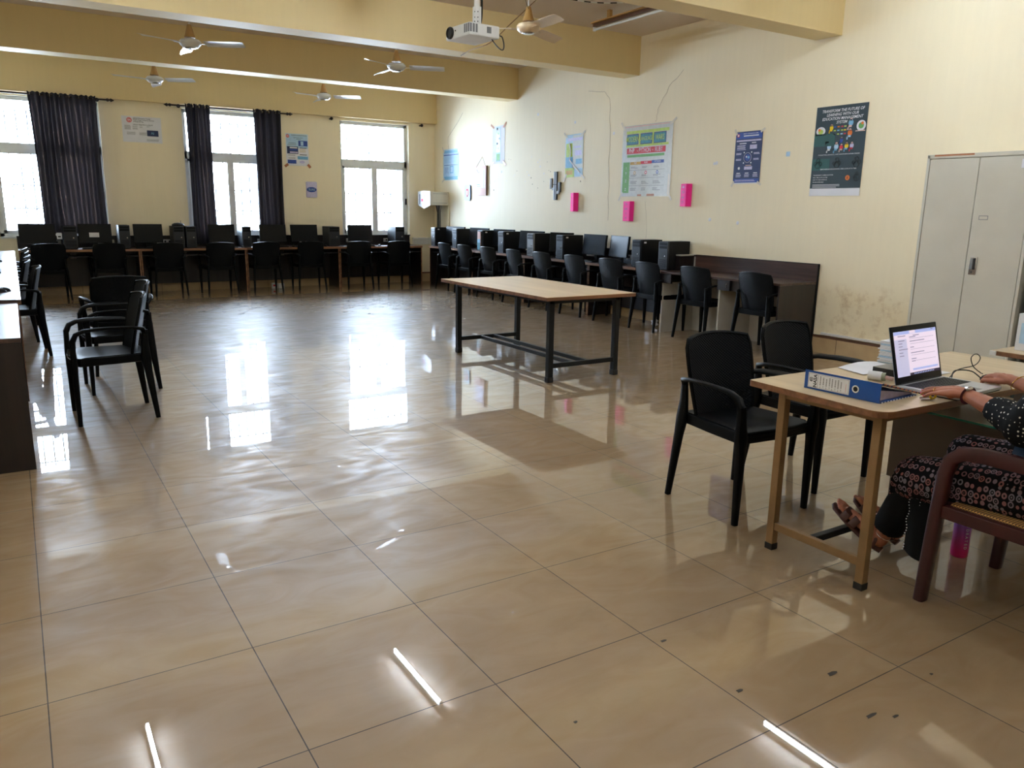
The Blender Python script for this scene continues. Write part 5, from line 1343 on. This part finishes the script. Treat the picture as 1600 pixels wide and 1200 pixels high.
# yellow and blue crumpled map like poster
p = Sheet(RT_(10.11, 1.955), .44, .62, 'paleblue', 1)
p.r(.0, 0, .52, .22, 'lime').r(.05, .06, .42, .16, 'ochre', 2).r(.02, .22, .45, .48, 'skyblue').r(.04, .48, .40, .80, 'lime').r(.42, .2, 1, .98, 'film').r(.12, .85, .96, .92, 'lilac', 2).r(.55, .50, .92, .62, 'lilac', 2).r(.50, .68, .88, .72, 'lilac', 2).r(.60, .30, .95, .42, 'skyblue', 2).tape('clear', L_=.12, w_=.03)
p.b.sweep([(.10, .50, .008), (.14, .40, .010), (.12, .25, .010), (.26, .14, .010), (.38, .06, .008)], [(.012, .003)] * 5, 'paper', n=6, T=p.T)
p.done('wall_poster', 'crumpled yellow and pale blue poster above the first pink note', 'poster')
# wooden cactus
b = MB(); T = RT_(10.49, 1.62)
b.box(.10, .18, .0, .43, .004, .024, 'grey', T, bev=.008); b.box(.0, .055, .18, .33, .004, .024, 'grey', T, bev=.008); b.box(.05, .11, .15, .19, .004, .022, 'grey', T, bev=.006); b.box(.0, .05, .17, .21, .004, .024, 'grey', T, bev=.008)
b.box(.225, .275, .12, .27, .004, .024, 'grey', T, bev=.008); b.box(.17, .25, .09, .135, .004, .022, 'grey', T, bev=.006)
b.box(.135, .145, .01, .42, .024, .026, 'bezel', T); b.box(.025, .03, .19, .32, .024, .026, 'bezel', T); b.box(.245, .25, .13, .26, .024, .026, 'bezel', T); b.box(.09, .19, .23, .24, .024, .026, 'bezel', T)
b.box(.18, .188, .0, .43, .002, .022, 'cable', T); b.box(.275, .282, .12, .27, .002, .022, 'cable', T)
tag(b.build('cactus_cutout'), 'grey cactus shaped wall decoration left of the first pink note', 'decoration')
# tall white scroll
p = Sheet(RT_(12.31, 2.24), .41, .63, 'paper'); p.r(.30, .05, .66, .97, 'paleblue').r(.34, .08, .62, .26, 'green', 2).r(.34, .30, .62, .94, 'film', 2)
for k in range(5): p.disc(.40 + .08 * (k % 3), .92 - .13 * k, .022, ['darktext', 'green', 'greytext', 'darktext', 'green'][k], 3)
p.tape('tape', L_=.13, w_=.035); p.done('wall_poster', 'tall white scroll with narrow green strip held by brown tape', 'poster')
# wooden hanging with string
t = thing('wall_hanging', 'pink edged paper hanging on a string below the white scroll', 'wall hanging', (0, 0, 0), 0)
b = MB(); T = RT_(12.86, 1.70); b.box(0, .38, 0, .52, .002, .03, 'peach', T, bev=.004); b.box(.378, .384, 0, .52, .002, .032, 'brown', T); b.box(.02, .35, .13, .46, .03, .032, 'lilac', T); b.box(.03, .35, .13, .135, .032, .034, 'brown', T); b.box(.06, .20, .16, .17, .032, .034, 'teal', T); b.box(.06, .16, .19, .20, .032, .034, 'teal', T); b.sweep([(.05, .46, .033), (.11, .40, .033), (.17, .42, .033)], .004, 'brown', n=4, T=T); b.box(.30, .31, .14, .45, .032, .034, 'brown', T); b.build('board', t)
b = MB(); b.sweep([(.02, .50, .03), (.20, .68, .006), (.36, .51, .03)], .004, 'wire', n=5, T=T, up=(0, 0, 1)); b.build('string', t)
# shield badge
b = MB(); T = RT_(13.29, 1.61); b.prism([(0, .02), (.02, 0), (.19, 0), (.21, .03), (.21, .27), (.19, .29), (.02, .29), (0, .27)], .002, .022, 'paleblue', T); b.prism([(.06, .20), (.06, .11), (.105, .06), (.15, .11), (.15, .20), (.105, .22)], .022, .024, 'red', T); b.prism([(.08, .185), (.08, .12), (.105, .09), (.13, .12), (.13, .185)], .024, .026, 'paper', T); b.box(.21, .218, .02, .27, 0, .02, 'navy', T)
tag(b.build('badge_plaque'), 'small pale plaque with red shield left of the wall hanging', 'plaque')
# pale blue sheet
p = Sheet(RT_(14.19, 2.0), .64, .575, 'paleblue'); p.r(.05, .88, .95, .96, 'skyblue').r(.03, .80, .97, .83, 'royal').r(.05, .48, .95, .495, 'royal').r(.42, .22, .66, .46, 'skyblue').r(.47, .26, .61, .42, 'paleblue', 2).r(.05, .02, .95, .12, 'skyblue').lines(.08, .36, [.40, .36, .32, .28, .24], 'royal', .008).lines(.08, .9, [.74, .70, .66, .62, .58], 'skyblue', .01).tape('clear', L_=.13, w_=.035)
p.done('wall_poster', 'pale blue printed sheet near the far right corner above the wall cabinet', 'poster')
# small stuck patches
p = Sheet(RT_(7.05, 2.03), .03, .03, 'paper'); p.done('paper_label', 'tiny white sticker on the wall between the programming and navy posters', 'label')
p = Sheet(RT_(5.98, 2.08), .05, .05, 'paleblue'); p.done('paper_label', 'tiny pale blue sticker on the wall between the navy and slate posters', 'label')
# window wall: notice sheet
def emblem(p, x, y, r_):
    p.disc(x, y, r_, 'red', 1).disc(x, y, r_ * .78, 'peach', 2).disc(x, y, r_ * .62, 'red', 3).t('SA', x, y, r_ * .9, 'paper', 5, bold=.04)
p = Sheet(FT_(1.68, 2.44), .59, .405, 'paper'); emblem(p, .19, .85, .040)
p.t('School Education Center', .29, .925, .026, 'darktext', align='LEFT').t('Technology Company Society', .29, .865, .026, 'darktext', align='LEFT').t('of Engineering', .29, .80, .026, 'darktext', align='LEFT').t('Library Attendance using AI', .53, .69, .026, 'darktext')
p.lines(.06, .23, [.64, .62, .60, .58, .56, .54, .52, .50, .48], 'greytext', .008).lines(.26, .40, [.64, .60, .58, .54, .52, .50], 'greytext', .008).lines(.44, .52, [.64, .60, .57], 'greytext', .008).lines(.62, .70, [.64, .60], 'greytext', .008)
p.r(.62, .26, .91, .49, 'navy').t('AI', .76, .375, .055, 'skyblue').lines(.11, .34, [.38, .35, .32, .29], 'greytext', .01).lines(.42, .64, [.38, .35, .32, .29], 'greytext', .01).lines(.60, .94, [.13, .10, .07], 'greytext', .01)
p.done('wall_notice', 'white landscape notice with red emblem and blue picture between the left windows', 'notice')
p = Sheet(FT_(4.325, 2.18), .415, .555, 'paper'); emblem(p, .10, .92, .030)
p.r(.03, .55, .97, .99, 'paleblue', .4).lines(.25, .95, [.955, .935], 'greytext', .008).t('SAFE ROAD WITH', .57, .875, .022, 'darktext').t('SENSOR', .57, .83, .022, 'darktext').r(.56, .62, .96, .79, 'royal').r(.66, .64, .78, .77, 'paleblue', 2).r(.05, .37, .54, .60, 'navy').r(.17, .39, .52, .44, 'lilac', 2).r(.17, .47, .52, .52, 'royal', 2).r(.17, .54, .50, .58, 'paper', 2)
p.r(.60, .555, .92, .575, 'darktext').lines(.60, .9, [.52, .49, .46, .43], 'ochre', .008).r(.60, .34, .92, .36, 'darktext').r(.50, .20, .96, .30, 'skyblue').lines(.1, .42, [.33, .31, .24, .22], 'greytext', .008).r(.06, .06, .44, .18, 'royal').disc(.70, .12, .05, 'lilac', 1, .5).r(.12, .70, .46, .71, 'darktext').lines(.08, .5, [.66, .64], 'greytext', .008)
p.tape('tape', (0, 1), .075, .045); p.done('wall_poster', 'portrait poster with blue boxes right of the middle window', 'poster')
p = Sheet(FT_(4.665, 1.62), .205, .285, 'paper'); p.b.prism([(0, .02), (.02, 0), (.185, 0), (.205, .02), (.205, .265), (.185, .285), (.02, .285), (0, .265)], .002, .014, 'lilac', p.T)
p.z = .0145; p.disc(.5, .5, .092, 'royal', 1, .5).ringm(.5, .5, .0, .001, 'royal').t('SUAS', .5, .5, .055, 'paleblue', 3)
p.done('oval_badge_plaque', 'small white plaque with blue oval emblem below the portrait poster', 'plaque')

# ================================================================== CEILING THINGS
def fan(x, y, zc, a0, label, c='fan', group='ceiling fans'):
    t = thing('ceiling_fan', label, 'fan', (x, y, zc), R_(a0), group)
    b = MB(); b.lathe([(.03, -.045), (.085, -.04), (.115, -.01), (.118, .02), (.10, .04), (.04, .055)], c, n=28); b.lathe([(.055, -.052), (.062, -.045), (.04, -.044)], 'chrome', n=24); b.build('motor_housing', t)
    b = MB(); b.cyl((0, 0, .04), (0, 0, CZ - zc), .008, 'fan', n=10); b.build('down_rod', t)
    b = MB(); b.lathe([(.062, .065), (.05, .10), (.030, .17), (.022, .20), (.012, .205)], 'fanbell', n=20); b.build('lower_bell', t)
    b = MB(); b.lathe([(.012, CZ - zc - .12), (.05, CZ - zc - .03), (.055, CZ - zc - .002)], 'fanbell' if c != 'fan' else 'fan', n=20); b.build('ceiling_bell', t)
    for k in range(3):
        T = Matrix.Rotation(R_(120 * k), 4, 'Z')
        b = MB(); b.box(.10, .20, -.022, .022, -.008, -.004, c, T @ Matrix.Rotation(R_(8), 4, 'X'))
        def bl(u, v):
            r = .17 + .45 * u; w_ = (.060 + .012 * math.sin(u * 3.0)) * (1 if u < .96 else .8); s_ = (v - .5) * 2
            return (r, s_ * w_, -.002 - .018 * s_ - .010 * u + .006 * (1 - s_ * s_))
        b.slab(bl, 10, 4, .0022, c, T=T); b.build('blade', t)
    return t
fan(1.93, 10.0, 3.24, -155, 'ceiling fan between the two middle beams on the left, above the window notice')
fan(4.44, 9.95, 3.24, -29, 'ceiling fan between the two middle beams, left of the projector')
fan(2.0, 13.1, 3.235, -161, 'ceiling fan nearest the window wall, left one')
fan(4.6, 13.25, 3.235, -37, 'ceiling fan nearest the window wall, right one')
fan(4.60, 7.08, 3.24, -95, 'cream ceiling fan nearest the camera, right of the projector', c='fancream')

def tube_light(x, y, z, lit, label):
    t = thing('tube_light', label, 'light', (x, y, z), 0, 'ceiling tube lights')
    b = MB(); b.box(-.022, .022, -.61, .61, .0, .045, 'white' if lit else 'brown', bev=.004)
    if not lit: b.box(-.06, -.03, -.60, .60, .03, .045, 'fanbell')
    b.build('batten', t)
    b = MB()
    for s_ in (-1, 1): b.box(-.016, .016, s_ * .60 - .012, s_ * .60 + .012, -.045, 0.005, 'white', bev=.003)
    b.build('lamp_holder', t)
    b = MB(); b.cyl((0, -.588, -.028), (0, .588, -.028), .014, 'tube_on' if lit else 'tube_off', n=12); b.build('tube', t)
    return t
ZT = 3.65
tube_light(.64, 7.15, ZT, True, 'lit ceiling tube light left, in the bay above the wooden table')
tube_light(3.32, 7.15, ZT, True, 'lit ceiling tube light in the middle, in the bay above the wooden table')
tube_light(6.08, 7.32, 3.58, False, 'unlit ceiling tube light with brown batten near the right wall')
tube_light(6.0, 9.85, ZT, False, 'unlit ceiling tube light hidden behind the middle beam near the right wall')
tube_light(6.02, 3.98, ZT, True, 'lit ceiling tube light above the steel cupboard')
tube_light(3.32, 3.98, ZT, True, 'lit ceiling tube light above the teacher desk')
tube_light(.64, 3.98, ZT, True, 'lit ceiling tube light above the near left, outside the picture')
for x in (.64, 3.32, 6.02): tube_light(x, .9, ZT, True, 'lit ceiling tube light behind the camera, ' + {.64: 'left', 3.32: 'middle', 6.02: 'right'}[x])
b = MB(); b.box(6.06, 6.10, 6.95, 7.0, 3.625, CZ - .001, 'fanbell'); b.box(6.06, 6.10, 7.62, 7.67, 3.625, CZ - .001, 'fanbell'); tag(b.build('light_mounting_block'), 'small wooden blocks between the ceiling and the unlit tube light', 'mount')

# projector
t = thing('projector', 'white ceiling projector with round black lens on a pole', 'projector', (3.205, 5.73, 2.75), R_(4))
b = MB(); b.box(-.14, .14, -.17, .17, 0, .092, 'white', bev=.012)
for k in range(3): b.box(-.1415, -.139, -.165 + .026 * k, -.148 + .026 * k, .022, .082, 'grey')
for k in range(3): b.box(-.135 + .026 * k, -.118 + .026 * k, -.1715, -.169, .022, .082, 'grey')
b.box(.02, .06, -.1715, -.169, .03, .075, 'grey'); b.build('case', t)
b = MB(); b.lathe([(.044, 0), (.046, .012), (.040, .020), (.034, .006), (.004, .004)], 'cable', n=28, T=Matrix.Translation((-.140, .095, .047)) @ Matrix.Rotation(R_(-90), 4, 'Y')); b.build('lens', t)
b = MB(); b.ball((-.141, .025, .055), .006, 'cable', n=8); b.build('sensor', t)
b = MB(); b.cyl((.02, -.03, .10), (.02, -.03, CZ - 2.75), .022, 'white', n=14); b.box(-.02, .06, -.07, .01, .092, .105, 'white', bev=.003); b.box(-.005, .045, -.055, -.005, .105, .24, 'white', bev=.003)
for z in (.13, .16, .2): b.ball((-.006, -.04, z), .005, 'cable', n=6); b.ball((.012, -.056, z), .005, 'cable', n=6)
b.build('mount_pole', t)
wire('projector_cable', [(.09, .05, .095), (.08, .0, .16), (.055, -.045, .26), (.045, -.055, .40), (.045, -.055, .95)], .009, 'cable', '', parent=t)
wire('projector_cable', [(.09, -.12, .01), (.13, -.15, -.05), (.17, -.165, -.075), (.185, -.165, -.04), (.165, -.165, .02), (.14, -.14, .03)], .005, 'cable', '', parent=t)

wire('hanging_wire', [(4.71, 8.70, 3.228), (4.56, 8.2, 3.20), (4.46, 7.6, 3.17), (4.72, 7.58, 3.4), (5.13, 7.75, 3.71)], .005, 'wire', 'thin brown wire hanging from the middle beam up to the ceiling', 'wire')
wire('fan_wire', [(4.62, 7.08, 3.40), (4.53, 7.02, 3.46), (4.50, 7.0, 3.60), (4.56, 7.0, 3.70)], .003, 'cable', 'thin dark wire feeding the cream ceiling fan', 'wire')
# sagging twisted flex on the ceiling
for i in range(1):
    P = []
    for k in range(19): u = k / 18; P.append((4.95 + 1.2 * u, 7.45 - .5 * u, 3.705 - .07 * math.sin(math.pi * u)))
    b = MB()
    for k in range(0, 18): b.sweep([P[k], P[k + 1]], .006, 'bezel' if k % 2 else 'white', n=5)
    tag(b.build('ceiling_flex'), 'black and white twisted flex sagging across the ceiling to the unlit tube light', 'cable')

# floor scuffs (stuck dirt)
b = MB()
for x, y, r_, q in [(1.78, 1.80, .012, .6), (1.785, 1.46, .012, .7), (2.12, 1.37, .020, .5), (2.03, 1.17, .022, .35), (2.09, 1.13, .012, .5), (1.25, 1.6, .006, 1), (2.4, 1.2, .006, 1)]:
    b.prism([(x + r_ * math.cos(a) * (1 + .3 * math.sin(3 * a + x)), y + r_ * q * math.sin(a) * (1 + .3 * math.cos(2 * a))) for a in [i * math.pi / 6 for i in range(12)]], .0002, .0010, 'grime')
b.build('floor_marks', kind='structure')

# ================================================================== move every thing's Empty to its base
bpy.context.view_layer.update()
for o in [q for q in COL.objects if q.parent is None and q.type == 'EMPTY' and q.location.length < 1e-6]:
    pool = list(COL.objects); desc = []
    def rec(p):
        for c in children_of(p, pool): desc.append(c); rec(c)
    rec(o)
    ms = [d for d in desc if d.type == 'MESH']
    if not ms: continue
    vs = [v.co for d in ms for v in d.data.vertices]
    cx = (min(v.x for v in vs) + max(v.x for v in vs)) / 2; cy = (min(v.y for v in vs) + max(v.y for v in vs)) / 2; cz = min(v.z for v in vs)
    for d in ms: d.data.transform(Matrix.Translation((-cx, -cy, -cz)))
    o.location = (cx, cy, cz)
